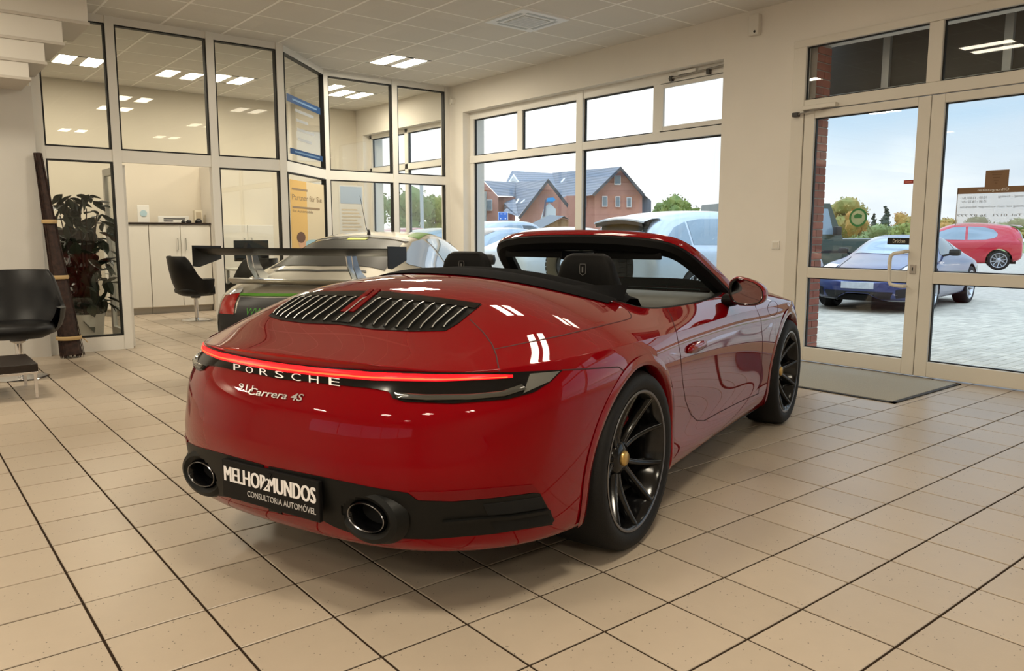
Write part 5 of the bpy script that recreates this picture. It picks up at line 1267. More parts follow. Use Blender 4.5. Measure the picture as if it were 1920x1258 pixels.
MB().prism([(-.72, 0, WZ+.045), (-.84, 0, WZ+.05), (-.80, 0, WZ+.10)], (0, .03, 0), (0, .50, 0)).build('wing_fin', mat('carbon'), wing)
ant = MB().tube([(.55, .0, 1.255), (.49, .0, 1.32), (.36, 0., 1.62)], [.006, .003, .0022], 5).build('antenna', M_BLKP, sil); MB().lathe([(.02, 1.24), (.015, 1.27), (.006, 1.30)], 10, c=(.55, 0, 0)).build('antenna_foot', M_BLKP, ant)
# --- outside
GZ = -.06
blue, bb, bst = make_car('blue_coupe', 'dark blue sports coupe parked outside facing the entrance', (15.82, 3.12, GZ), math.radians(-172), COUPE, paint('night blue paint', (.030, .045, .16), .3, .4), (0., 2.45), CWIN,
    fronts=[('front_intake', [(-.55, .36), (.55, .36)], [(-.50, .24), (.50, .24)], M_BLKP, 1, False), ('side_intake', [(.58, .40), (.74, .42)], [(.58, .26), (.72, .28)], M_BLKP, 1, True), ('lower_lip', [(-.72, .225), (.72, .225)], [(-.70, .195), (.70, .195)], mat('lip silver', (.5, .52, .56), .3), 1, False)], wheel_r=.35, rim=.265, wd=.26, mirrors=(1.5, .92, .86), m_rim=M_SILRIM)
top_patch(bb, blue, 'windscreen', [(-.62, 1.86), (0, 2.0), (.62, 1.86)], [(-.50, 1.22), (0, 1.28), (.50, 1.22)], M_CGLL, .005)
for s in (1, -1): top_patch(bb, blue, 'headlamp', [(s*.54, 3.12), (s*.77, 3.0)], [(s*.56, 2.74), (s*.74, 2.70)], mat('bright headlamp', (.9, .92, .95), .15, spec=.6), .012, 10, 8); top_patch(bb, blue, 'bonnet_gap', [(s*.47, 3.16), (s*.485, 3.16)], [(s*.60, 2.05), (s*.615, 2.05)], M_BLKP, .004, 2, 14)
npl = MB().bbox(3.40, 3.44, -.26, .26, .40, .51, b=.006).build('number_plate', mat('plate blur', (.62, .64, .66), .6, c2=(.5, .52, .55), nscale=12), blue)
SUV = [(-.95, .50, .88, .70, 1.05, .5, .78), (-.90, .38, 1.0, .82, 1.30, .60, .90), (-.70, .32, 1.06, .87, 1.52, .62, .95), (-.3, .28, 1.07, .88, 1.64, .62, .965), (.3, .27, 1.06, .87, 1.69, .63, .965), (1.0, .27, 1.05, .87, 1.70, .63, .96), (1.5, .27, 1.05, .87, 1.66, .63, .96),
       (1.9, .27, 1.05, .87, 1.47, .66, .962), (2.3, .27, 1.04, .87, 1.20, .70, .965), (2.7, .27, 1.02, .86, 1.10, .70, .965), (3.2, .28, .98, .84, 1.04, .66, .95), (3.6, .30, .88, .76, .93, .58, .88), (3.8, .36, .74, .6, .8, .45, .72)]
SWIN = [('door_window', [(2.05, 1.18), (1.75, 1.40), (1.35, 1.53), (.85, 1.55)], [(2.05, 1.12), (.85, 1.11)], M_CGL), ('rear_door_window', [(.80, 1.55), (.3, 1.54), (-.02, 1.50)], [(.80, 1.11), (-.02, 1.12)], M_CGLL), ('quarter_window', [(-.07, 1.49), (-.35, 1.40), (-.55, 1.25)], [(-.07, 1.12), (-.4, 1.14), (-.55, 1.19)], M_CGLL)]
suv, sb2, ss2 = make_car('silver_suv', 'pale silver sport-utility car with a rear roof spoiler outside the showroom window', (10.25, 5.10, GZ), math.radians(-4), SUV, paint('pale silver paint', (.52, .57, .62), .35, .5), (0., 2.9), SWIN, wheel_r=.37, rim=.27, wd=.27, spokes=7, mirrors=(1.95, 1.10, .88),
    fronts=[('tail_lamp', [(-.76, .98), (0, 1.0), (.76, .98)], [(-.74, .92), (0, .95), (.74, .92)], M_LAMPR, -1, False)])
top_patch(sb2, suv, 'rear_window', [(-.52, -.62), (.52, -.62)], [(-.60, -.86), (.60, -.86)], M_CGL, .006)
MB().grid(np.array([[(-.50, y, 1.60-.05*(y/.6)**2), (-.72, y, 1.585-.05*(y/.6)**2), (-.90, y, 1.545-.06*(y/.6)**2), (-.905, y, 1.52-.06*(y/.6)**2), (-.72, y, 1.49-.05*(y/.6)**2)] for y in np.linspace(-.60, .60, 15)])).build('roof_spoiler', mat('pale silver paint'), suv, smooth=True, sharp=50)
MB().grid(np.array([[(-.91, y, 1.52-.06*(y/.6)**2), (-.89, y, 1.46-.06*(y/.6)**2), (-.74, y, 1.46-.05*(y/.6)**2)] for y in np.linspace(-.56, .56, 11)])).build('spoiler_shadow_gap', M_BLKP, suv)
HATCH = [(-.62, .45, .80, .66, .98, .46, .74), (-.57, .32, .90, .76, 1.18, .56, .83), (-.40, .26, .95, .80, 1.36, .58, .865), (0, .22, .95, .80, 1.44, .58, .872), (.6, .2, .93, .80, 1.49, .58, .872), (1.1, .2, .92, .79, 1.49, .58, .87), (1.5, .2, .91, .79, 1.40, .59, .87), (1.9, .2, .90, .79, 1.18, .62, .87), (2.3, .2, .88, .78, .98, .64, .87), (2.7, .2, .82, .76, .88, .6, .86), (3.1, .24, .72, .66, .77, .5, .78), (3.25, .32, .6, .5, .65, .4, .6)]
HWIN = [('front_window', [(1.95, 1.0), (1.65, 1.20), (1.3, 1.33), (.95, 1.36)], [(1.95, .96), (.95, .94)], M_CGLL), ('rear_window', [(.88, 1.36), (.5, 1.35), (.2, 1.27), (.08, 1.15)], [(.88, .94), (.4, .95), (.15, 1.0), (.08, 1.08)], M_CGLL)]
def gp(px, py, depth):
    d = ray(px, py); return CAM+d*depth/(d@FWD)
rp = gp(1871, 507, 24.3)
red, rb3, rs3 = make_car('red_hatchback', 'bright red hatchback parked far outside beyond the blue coupe', (rp[0]+.85*math.sin(math.radians(112)), rp[1]-.85*math.cos(math.radians(112)), rp[2]), math.radians(112), HATCH, paint('bright red paint', (.55, .012, .03), .35, .1), (0., 2.55), HWIN, wheel_r=.31, rim=.225, wd=.2, mirrors=(1.75, .95, .8),
    fronts=[('rear_screen', [(-.52, 1.30), (.52, 1.30)], [(-.62, 1.0), (.62, 1.0)], M_CGL, -1, False), ('tail_lamp', [(.45, .98), (.76, .98)], [(.45, .88), (.78, .86)], mat('tail lamp amber', (.55, .12, .06), .2), -1, True), ('lower_bumper', [(-.7, .5), (.7, .5)], [(-.7, .36), (.7, .36)], M_BLKP, -1, False), ('lamp_bar', [(-.45, .99), (.45, .99)], [(-.45, .93), (.45, .93)], M_BLKP, -1, False)])
MB().grid(np.array([[(-.30, y, 1.43-.03*(y/.5)**2), (-.52, y, 1.40-.03*(y/.5)**2), (-.60, y, 1.37-.03*(y/.5)**2), (-.50, y, 1.33)] for y in np.linspace(-.52, .52, 9)])).build('roof_spoiler', mat('bright red paint'), red, smooth=True)
SEDAN = [(-1.0, .42, .80, .68, .95, .55, .76), (-.95, .32, .90, .78, 1.02, .60, .86), (-.6, .26, .96, .82, 1.12, .58, .91), (-.1, .24, .97, .82, 1.30, .56, .92), (.5, .22, .95, .81, 1.42, .57, .92), (1.1, .22, .94, .81, 1.45, .58, .915), (1.6, .22, .93, .81, 1.38, .6, .915), (2.0, .22, .92, .81, 1.18, .64, .917), (2.4, .22, .91, .82, 1.0, .66, .918), (2.9, .22, .86, .80, .92, .62, .91), (3.4, .24, .76, .72, .82, .54, .85), (3.7, .32, .62, .55, .68, .4, .65)]
SDW = [('front_window', [(1.95, 1.02), (1.65, 1.2), (1.3, 1.30), (.9, 1.33)], [(1.95, .98), (.9, .96)], M_CGLL), ('rear_window', [(.84, 1.33), (.4, 1.29), (.0, 1.18), (-.2, 1.05)], [(.84, .96), (.2, .97), (-.1, 1.0), (-.2, 1.03)], M_CGLL)]
wcar, wb4, ws4 = make_car('white_saloon', 'white saloon parked outside next to the silver sport-utility car', (9.9, 8.0, GZ), math.radians(4), SEDAN, paint('white paint', (.80, .81, .80), .35, .0), (0., 2.85), SDW, mirrors=(1.8, 1.0, .85), wheel_r=.34)
scar, wb5, ws5 = make_car('grey_saloon', 'blue-grey saloon parked outside beside the white saloon', (10.3, 10.6, GZ), math.radians(6), SEDAN, paint('blue-grey paint', (.30, .36, .42), .35, .5), (0., 2.85), SDW, mirrors=(1.8, 1.0, .85), wheel_r=.34)
top_patch(wb4, wcar, 'rear_screen', [(-.5, .30), (.5, .30)], [(-.58, -.30), (.58, -.30)], M_CGL, .005); top_patch(wb5, scar, 'rear_screen', [(-.5, .30), (.5, .30)], [(-.58, -.30), (.58, -.30)], M_CGL, .005)
ecar, wb6, ws6 = make_car('silver_estate', 'silver estate car with dark rear spoiler in the farther row outside', (14.6, 15.6, GZ), math.radians(10), SUV, paint('estate silver', (.42, .47, .52), .35, .5), (0., 2.9), SWIN, wheel_r=.35, rim=.25)
rcar, wb7, ws7 = make_car('dark_red_car', 'dark pink-red car seen through the office window', (12.9, 18.6, GZ), math.radians(14), HATCH, paint('magenta red paint', (.38, .03, .06), .35, .1), (0., 2.55), HWIN, wheel_r=.31, rim=.225)
tcar, wb8, ws8 = make_car('teal_car', 'dark teal car in front of the red car through the office window', (10.2, 13.0, GZ), math.radians(8), SEDAN, paint('teal paint', (.12, .20, .22), .35, .4), (0., 2.85), SDW, wheel_r=.34)
# boxy off-roader
_h = math.radians(-33); _g = gp(1567, 437, 18.6)-np.array([1.9*math.cos(_h)+.9*math.sin(_h), 1.9*math.sin(_h)-.9*math.cos(_h), 0]); gw = empty('offroad_car', (_g[0], _g[1], GZ), _h); gw.scale = (1.04, 1.04, 1.05); tag(gw, 'dark green boxy off-road car parked behind the blue coupe', 'car')
p_g = paint('dark green paint', (.020, .040, .024), .3, .2)
MB().bbox(-.9, 2.0, -.90, .90, .48, 1.14, b=.04).bbox(1.98, 3.5, -.86, .86, .50, 1.13, b=.05).build('body', p_g, gw, smooth=True)
def slab(x0b, x0t, x1b, x1t, wb_, wt_, z0, z1):
    return [(x0b, -wb_, z0), (x1b, -wb_, z0), (x1b, wb_, z0), (x0b, wb_, z0), (x0t, -wt_, z1), (x1t, -wt_, z1), (x1t, wt_, z1), (x0t, wt_, z1)], [(0, 3, 2, 1), (4, 5, 6, 7), (0, 1, 5, 4), (1, 2, 6, 5), (2, 3, 7, 6), (3, 0, 4, 7)]
MB().add(*slab(-.88, -.80, 2.0, 1.72, .88, .74, 1.13, 1.92)).build('cabin', p_g, gw)
for s in (1, -1):
    for a, b in ((-.70, .0), (.10, .90), (1.0, 1.66)):
        P = [(a, 1.22), (b+(.12 if b > 1.5 else 0), 1.22), (b, 1.80), (a, 1.80)]; wv = lambda z: .885-(z-1.13)/.79*.14
        mesh('side_window', [(x, -s*(wv(z)+.004), z) for x, z in P], [(0, 1, 2, 3) if s == 1 else (3, 2, 1, 0)], M_CGLL, gw)
    for wx in (0., 2.85):
        MB().lathe([(.50, 0), (.50, s*.10), (.44, s*.10)], 20, 'y', (wx, -s*.96, .40), 0, math.pi).build('wheel_flare', p_g, gw, smooth=True)
        w0 = make_wheel(.39, .25, .26, nsp=5, m_rim=M_SILRIM, m_edge=M_SILRIM, crest=False, caliper=False, parent=gw); w0.location = (wx, -s*.80, .39); w0.rotation_euler.z = 0 if s == 1 else math.pi
    m1 = MB().bbox(1.72, 1.84, min(-s*.92, -s*1.12), max(-s*.92, -s*1.12), 1.20, 1.40, b=.03).build('door_mirror', M_BLKP, gw, smooth=True)
    MB().bbox(-.7, 2.0, min(-s*.90, -s*.915), max(-s*.90, -s*.915), .80, .86, b=.004).build('side_moulding', M_BLKP, gw)
mesh('windscreen', [(1.985, -.78, 1.2), (1.985, .78, 1.2), (1.745, .66, 1.84), (1.745, -.66, 1.84)], [(0, 1, 2, 3)], M_CGLL, gw)
MB().bbox(3.48, 3.62, -.88, .88, .5, .78, b=.03).build('bumper', p_g, gw); MB().lathe([(0, .03), (.11, .02), (.12, 0)], 20, 'x', (3.5, -.62, .95)).build('headlamp', M_LAMPW, gw); MB().lathe([(0, .03), (.11, .02), (.12, 0)], 20, 'x', (3.5, .62, .95)).build('headlamp', M_LAMPW, gw)
# ================================================================== outside
M_PAV = pos_mat('concrete paver', (.2, .1, 9), (.56, .49, .385), .3, .8, bump=.2, mott=.3, nscale=6)
yard = tag(MB().box(XW+WT, 120, -90, 160, GZ-.3, GZ-.012).build('yard', mat('sandy joints', (.30, .27, .23), .9)), kind='structure')
# pavers near the entrance one by one, the rest of the strip as a field, asphalt beyond by material
PV = []
for i in range(0, 48):
    for j in range(-42, 60):
        PV.append((XW+WT+.1+i*.205+.1025, j*.105+(.0), i, j))
pm = piece_mesh('paver', .198, .098, .03, .004, M_PAV)
pv = sorted([(in_view((x, y, GZ), 0), x, y) for x, y, i, j in PV if y < .9 and y > -3.4 and x < 12.0 and in_view((x, y, GZ), 0)], key=lambda t: t[0])
ns = {(t[1], t[2]) for t in pv[:300]}
for d, x, y in pv[:300]: link('paver', pm, None, yard, loc=(x, y, GZ+random.uniform(-.001, .001)))
fld = MB(); pbv = [v.co[:] for v in pm.vertices]; pbf = [tuple(p.vertices) for p in pm.polygons]
for x, y, i, j in PV:
    if (x, y) in ns: continue
    fld.add([(v[0]+x, v[1]+y, v[2]+GZ) for v in pbv[4:]], [tuple(k-4 for k in f) for f in pbf[4:]])
tag(fld.build('paver_field', M_PAV, yard), kind='stuff')
def brick_pave_mat(name, c, sx, sy):
    m = bpy.data.materials.new(name); m.use_nodes = True; nt = m.node_tree; b = nt.nodes['Principled BSDF']; g = nt.nodes.new('ShaderNodeNewGeometry'); br = nt.nodes.new('ShaderNodeTexBrick')
    br.inputs['Scale'].default_value = 1.; br.inputs['Brick Width'].default_value = sx; br.inputs['Row Height'].default_value = sy; br.inputs['Mortar Size'].default_value = .006
    br.inputs['Color1'].default_value = (*c, 1); br.inputs['Color2'].default_value = (*[v*.82 for v in c], 1); br.inputs['Mortar'].default_value = (*[v*.62 for v in c], 1)
    nt.links.new(g.outputs['Position'], br.inputs['Vector']); nt.links.new(br.outputs['Color'], b.inputs['Base Color']); b.inputs['Roughness'].default_value = .85; MATS[name] = m; return m
tag(MB().box(XW+WT+.1+48*.205, 60, -60, 60, GZ-.05, GZ-.001).box(XW+WT+.1, XW+WT+.1+48*.205, -60, -42*.105-.06, GZ-.05, GZ-.001).box(XW+WT+.1, XW+WT+.1+48*.205, 59*.105+.06, 60, GZ-.05, GZ-.001).build('parking_paving', brick_pave_mat('far pavers', (.56, .49, .395), .2, .1)), kind='structure')
tag(MB().box(60, 140, -90, 190, GZ-.05, GZ+.02).build('meadow', mat('meadow green', (.20, .26, .09), .95, c2=(.30, .31, .13), nscale=.3)), kind='structure')
for k in range(7): tag(MB().box(13+k*.0, 18.5, -1.2-k*2.6, -1.12-k*2.6, GZ, GZ+.004).build('parking_line', mat('line white', (.75, .74, .7), .8)), 'white painted bay line on the paving outside', 'line marking', 'parking bay lines')
# porch canopy outside the head lights
cp = empty('porch_canopy'); tag(cp, 'dark grey canopy panel with light metal bars above the entrance outside', 'canopy')
MB().bbox(XW+.72, XW+.80, -4.2, 1.30, 2.60, 3.7, b=.01).build('panel', mat('canopy grey', (.09, .085, .075), .7), cp)
MB().bbox(XW+.40, XW+.78, -4.2, .50, 3.24, 3.30, b=.01).build('soffit', mat('soffit brown', (.07, .045, .035), .7), cp)
MB().bbox(XW+.66, XW+.73, -4.2, 1.30, 2.56, 2.64, b=.008).build('bottom_rail', mat('galvanised', (.55, .56, .55), .4, metal=.5), cp)
for y in (-.02, -1.07, -2.1, -3.1): MB().bbox(XW+.67, XW+.72, y-.035, y+.035, 2.62, 3.26, b=.006).build('upright', mat('galvanised'), cp)
# ---- brick building with slate roofs
M_FAC = brick_pave_mat('far brickwork', (.42, .17, .115), .25, .08)
def face_brick(name, c):
    m = bpy.data.materials.new(name); m.use_nodes = True; nt = m.node_tree; b = nt.nodes['Principled BSDF']; g = nt.nodes.new('ShaderNodeTexCoord'); nz = nt.nodes.new('ShaderNodeTexNoise'); nz.inputs['Scale'].default_value = 2.; nz.inputs['Detail'].default_value = 8
    nt.links.new(g.outputs['Object'], nz.inputs['Vector']); mx = nt.nodes.new('ShaderNodeMixRGB'); mx.inputs[1].default_value = (*c, 1); mx.inputs[2].default_value = (*[v*.68 for v in c], 1); nt.links.new(nz.outputs[0], mx.inputs[0]); nt.links.new(mx.outputs[0], b.inputs['Base Color']); b.inputs['Roughness'].default_value = .85; MATS[name] = m; return m
M_FAC = face_brick('far brickwork2', (.62, .30, .22))
def roof_mat():
    m = bpy.data.materials.new('slate roof'); m.use_nodes = True; nt = m.node_tree; b = nt.nodes['Principled BSDF']; g = nt.nodes.new('ShaderNodeTexCoord'); wv = nt.nodes.new('ShaderNodeTexWave'); wv.bands_direction = 'Z'; wv.inputs['Scale'].default_value = 1.15; wv.inputs['Distortion'].default_value = .3
    nt.links.new(g.outputs['Object'], wv.inputs['Vector']); rp = nt.nodes.new('ShaderNodeValToRGB'); rp.color_ramp.elements[0].color = (.15, .17, .205, 1); rp.color_ramp.elements[1].color = (.25, .275, .32, 1); nt.links.new(wv.outputs[0], rp.inputs[0]); nt.links.new(rp.outputs[0], b.inputs['Base Color']); b.inputs['Roughness'].default_value = .55; return m
M_ROOF = roof_mat(); M_FASC = mat('dark fascia', (.06, .06, .065), .6); M_WFR = mat('white window frame', (.82, .82, .80), .5); M_WGL = mat('far window glass', (.16, .21, .23), .1, coat=1.)
HD = 66.
def hp(px, py, dd=0.):                   # point of the building at a given distance
    return gp(px, py, HD+dd)
house = empty('brick_house', tuple(gp(1040, 437, HD)*[1, 1, 0]+[0, 0, GZ])); tag(house, 'large red brick house with dark slate gable roofs across the road', 'house')
HO = np.array(house.location)
def hmesh(name, P, F, m, parent=None): return mesh(name, [tuple(np.array(p)-HO) if parent is None or parent is house else tuple(np.array(p)-HO) for p in P], F, m, parent or house)
def thick(name, poly, m, depth, parent=None):
    """outline at its distance, extruded away from the viewer's side"""
    n = len(poly); P = [np.array(p) for p in poly]; dv = np.array([FWD[0], FWD[1], 0]); dv = dv/np.linalg.norm(dv)*depth
    return hmesh(name, P+[p+dv for p in P], [tuple(range(n)), tuple(range(n, 2*n))[::-1]]+[(i, n+i, n+(i+1) % n, (i+1) % n) for i in range(n)], m, parent)
g0 = 470
# right block: gable wall facing us, roof slope running off to the left and back
thick('gable_wall', [hp(1115, g0), hp(1115, 366), hp(1164, 318), hp(1204, 365), hp(1204, g0)], M_FAC, 9.)
thick('side_wall', [hp(1062, g0, 3), hp(1062, 367, 3), hp(1116, 366, .2), hp(1116, g0, .2)], M_FAC, 6.)
hmesh('roof', [hp(1164, 312.5, -1.0), hp(1112, 364, -1.0), hp(1040, 372, 9), hp(1036, 324, 16), hp(1109, 366, -1.), hp(1037, 374, 9)], [(0, 1, 2, 3), (1, 4, 5, 2)], M_ROOF)
hmesh('roof_far_slope', [hp(1164, 312.5, -1.0), hp(1210, 366, -1.0), hp(1224, 376, 12), hp(1150, 322, 20)], [(3, 2, 1, 0)], M_ROOF)
thick('barge_board', [hp(1164, 312, -1.05), hp(1209, 364, -1.05), hp(1206, 369, -1.05), hp(1164, 318, -1.05), hp(1114, 368, -1.05), hp(1111, 364, -1.05)], M_FASC, .3)
thick('side_lean_to', [hp(1204, g0, 4), hp(1204, 362, 4), hp(1221, 376, 4), hp(1221, g0, 4)], mat('slate cladding', (.14, .16, .19), .6), 3.)
# centre: long roof between the blocks with a pale glass dormer
hmesh('middle_roof', [hp(960, 320, 18), hp(1036, 325, 16), hp(1064, 371, 8), hp(1030, 374, 8), hp(948, 343, 12)], [(0, 4, 3, 2, 1)], M_ROOF)
hmesh('glass_dormer', [hp(953, 341, 11), hp(963, 326, 13), hp(974, 341, 11)], [(0, 2, 1)], M_WFR); 
hmesh('dormer_glass', [hp(956, 340, 10.6), hp(963, 330, 12), hp(970.5, 340, 10.6)], [(0, 2, 1)], M_WGL)
thick('middle_wall', [hp(1030, g0, 9), hp(1030, 372, 9), hp(1066, 371, 8.2), hp(1066, g0, 8.2)], M_FAC, 1.)
# front block with steep gable
thick('front_gable_wall', [hp(975, g0, -8), hp(975, 411, -8), hp(1027, 340, -8), hp(1064, 386, -8), hp(1064, g0, -8)], M_FAC, 7.)
hmesh('front_roof', [hp(1028, 336, -9), hp(972, 406, -9), hp(944, 398, -3), hp(945, 381, -2), hp(965, 366, 2), hp(966, 342, 6)], [(0, 1, 2, 3, 4, 5)], M_ROOF)
thick('front_barge_board', [hp(1028, 335, -9.1), hp(1066, 383, -9.1), hp(1064, 389, -9.1), hp(1027.5, 343, -9.1), hp(975, 411, -9.1), hp(971, 408, -9.1)], M_FASC, .3)
hmesh('left_roof', [hp(907, 338.5, -4), hp(967, 342, 5), hp(968, 368, 1), hp(934, 367, -4)], [(0, 3, 2, 1)], M_ROOF)
thick('left_wall', [hp(896, g0, -4), hp(896, 353, -4), hp(908, 342, -4), hp(934, 369, -4), hp(934, g0, -4)], M_FAC, 4.)
thick('left_inner_wall', [hp(933, g0, -2), hp(933, 369, -2), hp(966, 369, 0), hp(966, g0, 0)], M_FAC, 1.)
hmesh('low_slope', [hp(944, 396, -5), hp(968, 372, 0), hp(975, 402, -8), hp(972, 406, -9)], [(0, 3, 2, 1)], M_ROOF)
thick('render_wall', [hp(874, g0, -6), hp(874, 357, -6), hp(911, 358, -6), hp(911, g0, -6)], mat('grey render', (.42, .42, .37), .9, noise=.2, nscale=.6), 3.)
hmesh('tile_cap', [hp(874, 354, -6.5), hp(922, 357, -6.5), hp(922, 359.5, -6.4), hp(874, 357, -6.4)], [(0, 3, 2, 1)], mat('clay cap', (.42, .15, .10), .8))
hmesh('small_roof', [hp(878, 348, -5), hp(900, 346, -5), hp(898, 355, -6), hp(874, 355, -6)], [(0, 3, 2, 1)], M_ROOF)
def house_window(x0, y0, x1, y1, dd):
    w_ = thick('house_window', [hp(x0, y1, dd), hp(x0, y0, dd), hp(x1, y0, dd), hp(x1, y1, dd)], M_WFR, .12); k = 1.3
    hmesh('pane', [hp(x0+k, y1-k-.6, dd-.06), hp(x0+k, y0+k, dd-.06), hp(x1-k, y0+k, dd-.06), hp(x1-k, y1-k-.6, dd-.06)], [(0, 3, 2, 1)], M_WGL, w_)
for a in ((1152, 329, 1164, 346.5, -.25), (1129, 367.5, 1139, 387.5, -.25), (1154, 368, 1163, 388, -.25), (1175, 370, 1184, 388.5, -.25), (1089, 368, 1099.5, 388, .9), (912, 374, 923, 395, -4.25)): house_window(*a)
for a, b in (((1050, 342), (1058, 334)), ((966, 381), (972, 372)), ((974, 381), (983, 374))):
    dd = 9 if a[0] > 1000 else -7.5
    hmesh('skylight', [hp(a[0], a[1], dd-1), hp(b[0]-1, b[1], dd-.2), hp(b[0]+2, b[1], dd-.2), hp(a[0]+3.5, a[1], dd-1)], [(0, 3, 2, 1)], M_WFR)
# slide and wooden shed in front of the house
sh = empty('garden_shed', tuple(gp(1040, 437, 50)*[1, 1, 0]+[0, 0, GZ])); tag(sh, 'wooden shed with a grey pitched roof before the brick house', 'shed'); SO = np.array(sh.location)
def spoly(nm, pts, d, m, dep):
    P = [gp(x, y, d) for x, y in pts]; n = len(P); dv = np.array([FWD[0], FWD[1], 0])*dep
    return mesh(nm, [tuple(p-SO) for p in P]+[tuple(p+dv-SO) for p in P], [tuple(range(n)), tuple(range(n, 2*n))[::-1]]+[(i, n+i, n+(i+1) % n, (i+1) % n) for i in range(n)], m, sh)
spoly('shed_wall', [(1018, 475), (1018, 427), (1055, 409), (1066, 413), (1066, 475)], 50, mat('shed timber', (.42, .24, .11), .8, noise=.3, nscale=3), 3)
mesh('shed_roof', [tuple(gp(*q)-SO) for q in ((1058, 405, 49.6), (1016, 427, 49.6), (994, 420, 53), (1030, 403, 53), (1068, 412, 49.6), (1042, 406, 53))], [(0, 1, 2, 3), (0, 3, 5, 4)], mat('shed roof', (.22, .23, .24), .8), sh)
sl = empty('inflatable_slide', tuple(gp(1030, 437, 54)*[1, 1, 0]+[0, 0, GZ])); tag(sl, 'pale play slide with a blue roof beside the shed', 'slide'); SO = np.array(sl.location)
def slp(nm, pts, d, m, dep):
    P = [gp(x, y, d) for x, y in pts]; n = len(P); dv = np.array([FWD[0], FWD[1], 0])*dep
    return mesh(nm, [tuple(p-SO) for p in P]+[tuple(p+dv-SO) for p in P], [tuple(range(n)), tuple(range(n, 2*n))[::-1]]+[(i, n+i, n+(i+1) % n, (i+1) % n) for i in range(n)], m, sl)
slp('slide_chute', [(1008, 432), (1020, 392), (1030, 380), (1042, 392), (1042, 432)], 54, mat('slide pale', (.60, .62, .60), .6), 1.2); slp('slide_roof', [(1024, 378), (1027, 371), (1038, 370), (1042, 374), (1038, 378)], 53.8, mat('slide blue', (.03, .28, .60), .5), 1.5); slp('slide_post', [(1018, 405), (1022, 374), (1025, 374), (1022, 405)], 53.9, mat('slide dark', (.15, .12, .14), .7), .3)
bs = empty('blue_sign', tuple(gp(943, 437, 30)*[1, 1, 0]+[0, 0, GZ])); tag(bs, 'blue roadside sign with a white border outside the window', 'sign'); SO = np.array(bs.location)
def sgq(nm, x0, y0, x1, y1, d, m, dep):
    P = [gp(x, y, d) for x, y in ((x0, y1), (x1, y1), (x1, y0), (x0, y0))]; dv = np.array([FWD[0], FWD[1], 0])*dep
    mesh(nm, [tuple(p-SO) for p in P]+[tuple(p+dv-SO) for p in P], [(0, 1, 2, 3), (7, 6, 5, 4), (0, 4, 5, 1), (1, 5, 6, 2), (2, 6, 7, 3), (3, 7, 4, 0)], m, bs)
sgq('sign_board', 933.5, 397, 952.5, 413, 30, mat('sign border', (.75, .8, .85), .5), .05); sgq('sign_face', 935, 398.5, 951, 412.5, 29.97, mat('sign blue', (.01, .16, .62), .5), .02); sgq('sign_post', 942, 413, 944, 503, 30.02, M_SATIN, .06)
for x in (938, 945): sgq('sign_mark', x, 400.5, x+4, 401.8, 29.95, mat('sign border'), .01)
for x in (937.5, 946.5): sgq('sign_mark', x, 409, x+2.4, 411, 29.95, mat('sign border'), .01)
# ---- trees
def leaf_mat(name, c, c2): return mat(name, c, .7, c2=c2, nscale=.9)
def tree(px, py_top, py_base, depth, wpx, label, m, group='trees beyond the car park', seed=1, conic=False, n=700, trunk=True):
    R3 = random.Random(seed); top_ = gp(px, py_top, depth); base_ = gp(px, py_base, depth); base_[2] = max(GZ, min(base_[2], GZ+.3)); hgt = top_[2]-GZ; rw = wpx/FPX*depth/2
    t = empty('tree', (top_[0], top_[1], GZ)); tag(t, label, 'tree', group)
    zc_ = hgt*.14; rw *= 1.12; q = MB(); cz = (hgt+zc_)/2; rz = (hgt-zc_)/2
    blobs = [(R3.uniform(-.55, .55), R3.uniform(-.5, .5), R3.uniform(-.6, .6), R3.uniform(.42, .62)) for _ in range(9)] if not conic else [(R3.uniform(-.1, .1), R3.uniform(-.1, .1), -.9+.135*k, .72-.05*k) for k in range(14)]
    ls = max(.10, .012*hgt+1.6/FPX*depth)
    for k in range(n):
        bx2, by2, bz2, br = R3.choice(blobs); v = Vector((R3.gauss(0, 1), R3.gauss(0, 1), R3.gauss(0, 1))).normalized(); rr = br*(.65+.35*R3.random())
        c = Vector(((bx2+v.x*rr)*rw, (by2+v.y*rr)*rw, cz+(bz2+v.z*rr*(.9 if not conic else .5))*rz)); c.z = max(c.z, .15)
        a = Vector((R3.gauss(0, 1), R3.gauss(0, 1), R3.gauss(0, 1))).normalized()*ls; b = a.cross(v).normalized()*ls*.8 if a.cross(v).length > 1e-6 else Vector((ls, 0, 0))
        q.add([c-a, c-b*.7, c+a, c+b*.7], [(0, 1, 2, 3)])
    tag(q.build('crown', m, t), kind='stuff')
    core = MB()
    for bx2, by2, bz2, br in blobs:
        bm = bmesh.new(); bmesh.ops.create_icosphere(bm, subdivisions=2, radius=1.)
        for v in bm.verts: s = 1+R3.uniform(-.12, .12); v.co = Vector(((bx2+v.co.x*br*.78*s)*rw, (by2+v.co.y*br*.78*s)*rw, max(.1, cz+(bz2+v.co.z*br*s*(.72 if not conic else .45))*rz)))
        core.bm(bm)
    core.build('crown_mass', m, t)
    MB().tube([(0, 0, 0), (.03*hgt, 0, hgt*.35), (0, 0, hgt*.65)], [.03*hgt, .022*hgt, .01*hgt], 6).build('trunk', mat('bark', (.12, .09, .065), .9), t)
    return t
LG = leaf_mat('yellow-green leaves', (.26, .28, .05), (.16, .22, .05)); LO = leaf_mat('orange leaves', (.52, .24, .045), (.36, .27, .06)); LD = leaf_mat('dark conifer needles', (.035, .065, .045), (.06, .09, .06)); LB = leaf_mat('mid green leaves', (.14, .20, .05), (.22, .26, .08)); LY = leaf_mat('ochre leaves', (.40, .28, .07), (.26, .25, .06))
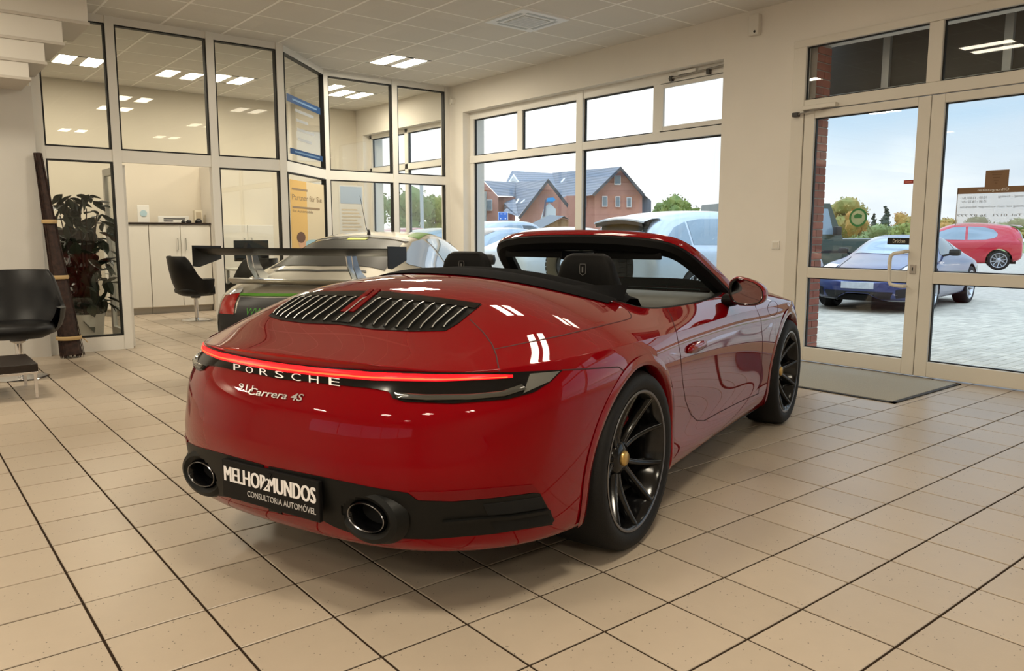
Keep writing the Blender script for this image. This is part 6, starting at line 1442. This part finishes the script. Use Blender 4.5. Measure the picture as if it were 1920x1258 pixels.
tree(1266, 353, 398, 95, 62, 'round yellow-green tree to the right of the brick house', LG, seed=2, n=900); tree(1236, 378, 400, 100, 40, 'low green bush beside the round tree', LB, seed=3, n=500); tree(1290, 372, 402, 99, 44, 'small yellow-green tree at the wall side of the round tree', LG, seed=4, n=500)
tree(1585, 371, 428, 70, 90, 'broad ochre tree behind the off-road car', LY, seed=5, n=1200); tree(1612, 386, 428, 66, 50, 'orange tree beside the broad ochre tree', LO, seed=6, n=700); tree(1662, 383, 436, 62, 44, 'dark green conifer between the autumn trees', LD, seed=7, conic=True, n=900); tree(1640, 398, 436, 74, 30, 'smaller dark conifer beside the taller one', LD, seed=8, conic=True, n=500)
tree(1697, 391, 437, 58, 56, 'bright orange tree next to the dark conifer', LO, seed=9, n=900); tree(1645, 418, 440, 44, 90, 'low green hedge bush behind the blue coupe', LB, seed=10, n=900); tree(1700, 414, 440, 37, 60, 'round green bush below the orange tree', LG, seed=11, n=800)
tree(1775, 401, 436, 60, 90, 'orange autumn tree behind the red hatchback', LO, seed=12, n=1000); tree(1838, 400, 420, 75, 62, 'dark olive tree above the red hatchback', leaf_mat('olive leaves', (.13, .16, .06), (.18, .19, .07)), seed=13, n=900); tree(1900, 408, 424, 90, 60, 'distant grey-green tree at the end of the row', LB, seed=14, n=600); tree(1750, 424, 441, 47, 40, 'small green bush at the edge of the door', LG, seed=15, n=500)
tree(770, 352, 425, 40, 95, 'leafy green tree seen through the office glass', LB, seed=16, n=1300); tree(815, 360, 425, 42, 70, 'paler green tree next to it through the office glass', LG, seed=17, n=900); tree(700, 350, 420, 44, 100, 'green tree half hidden by the notice sheet', LB, seed=18, n=900)
tag(MB().tube([tuple(gp(793, 470, 30)*[1, 1, 0]+[0, 0, GZ]), tuple(gp(790, 345, 30))], .07, 8).build('lamp_post', mat('galvanised'), smooth=True), 'slim grey lamp post seen through the office glass', 'lamp post')
# white flat house wall and far fence left as open sky; low hedge line
for k in range(14):
    px = 1490+k*34
    tree(px, 424+2*math.sin(k), 441, 104+5*(k % 3), 60, 'far hedge bush along the meadow edge', LB if k % 2 else LY, 'far hedge bushes', seed=40+k, n=250)
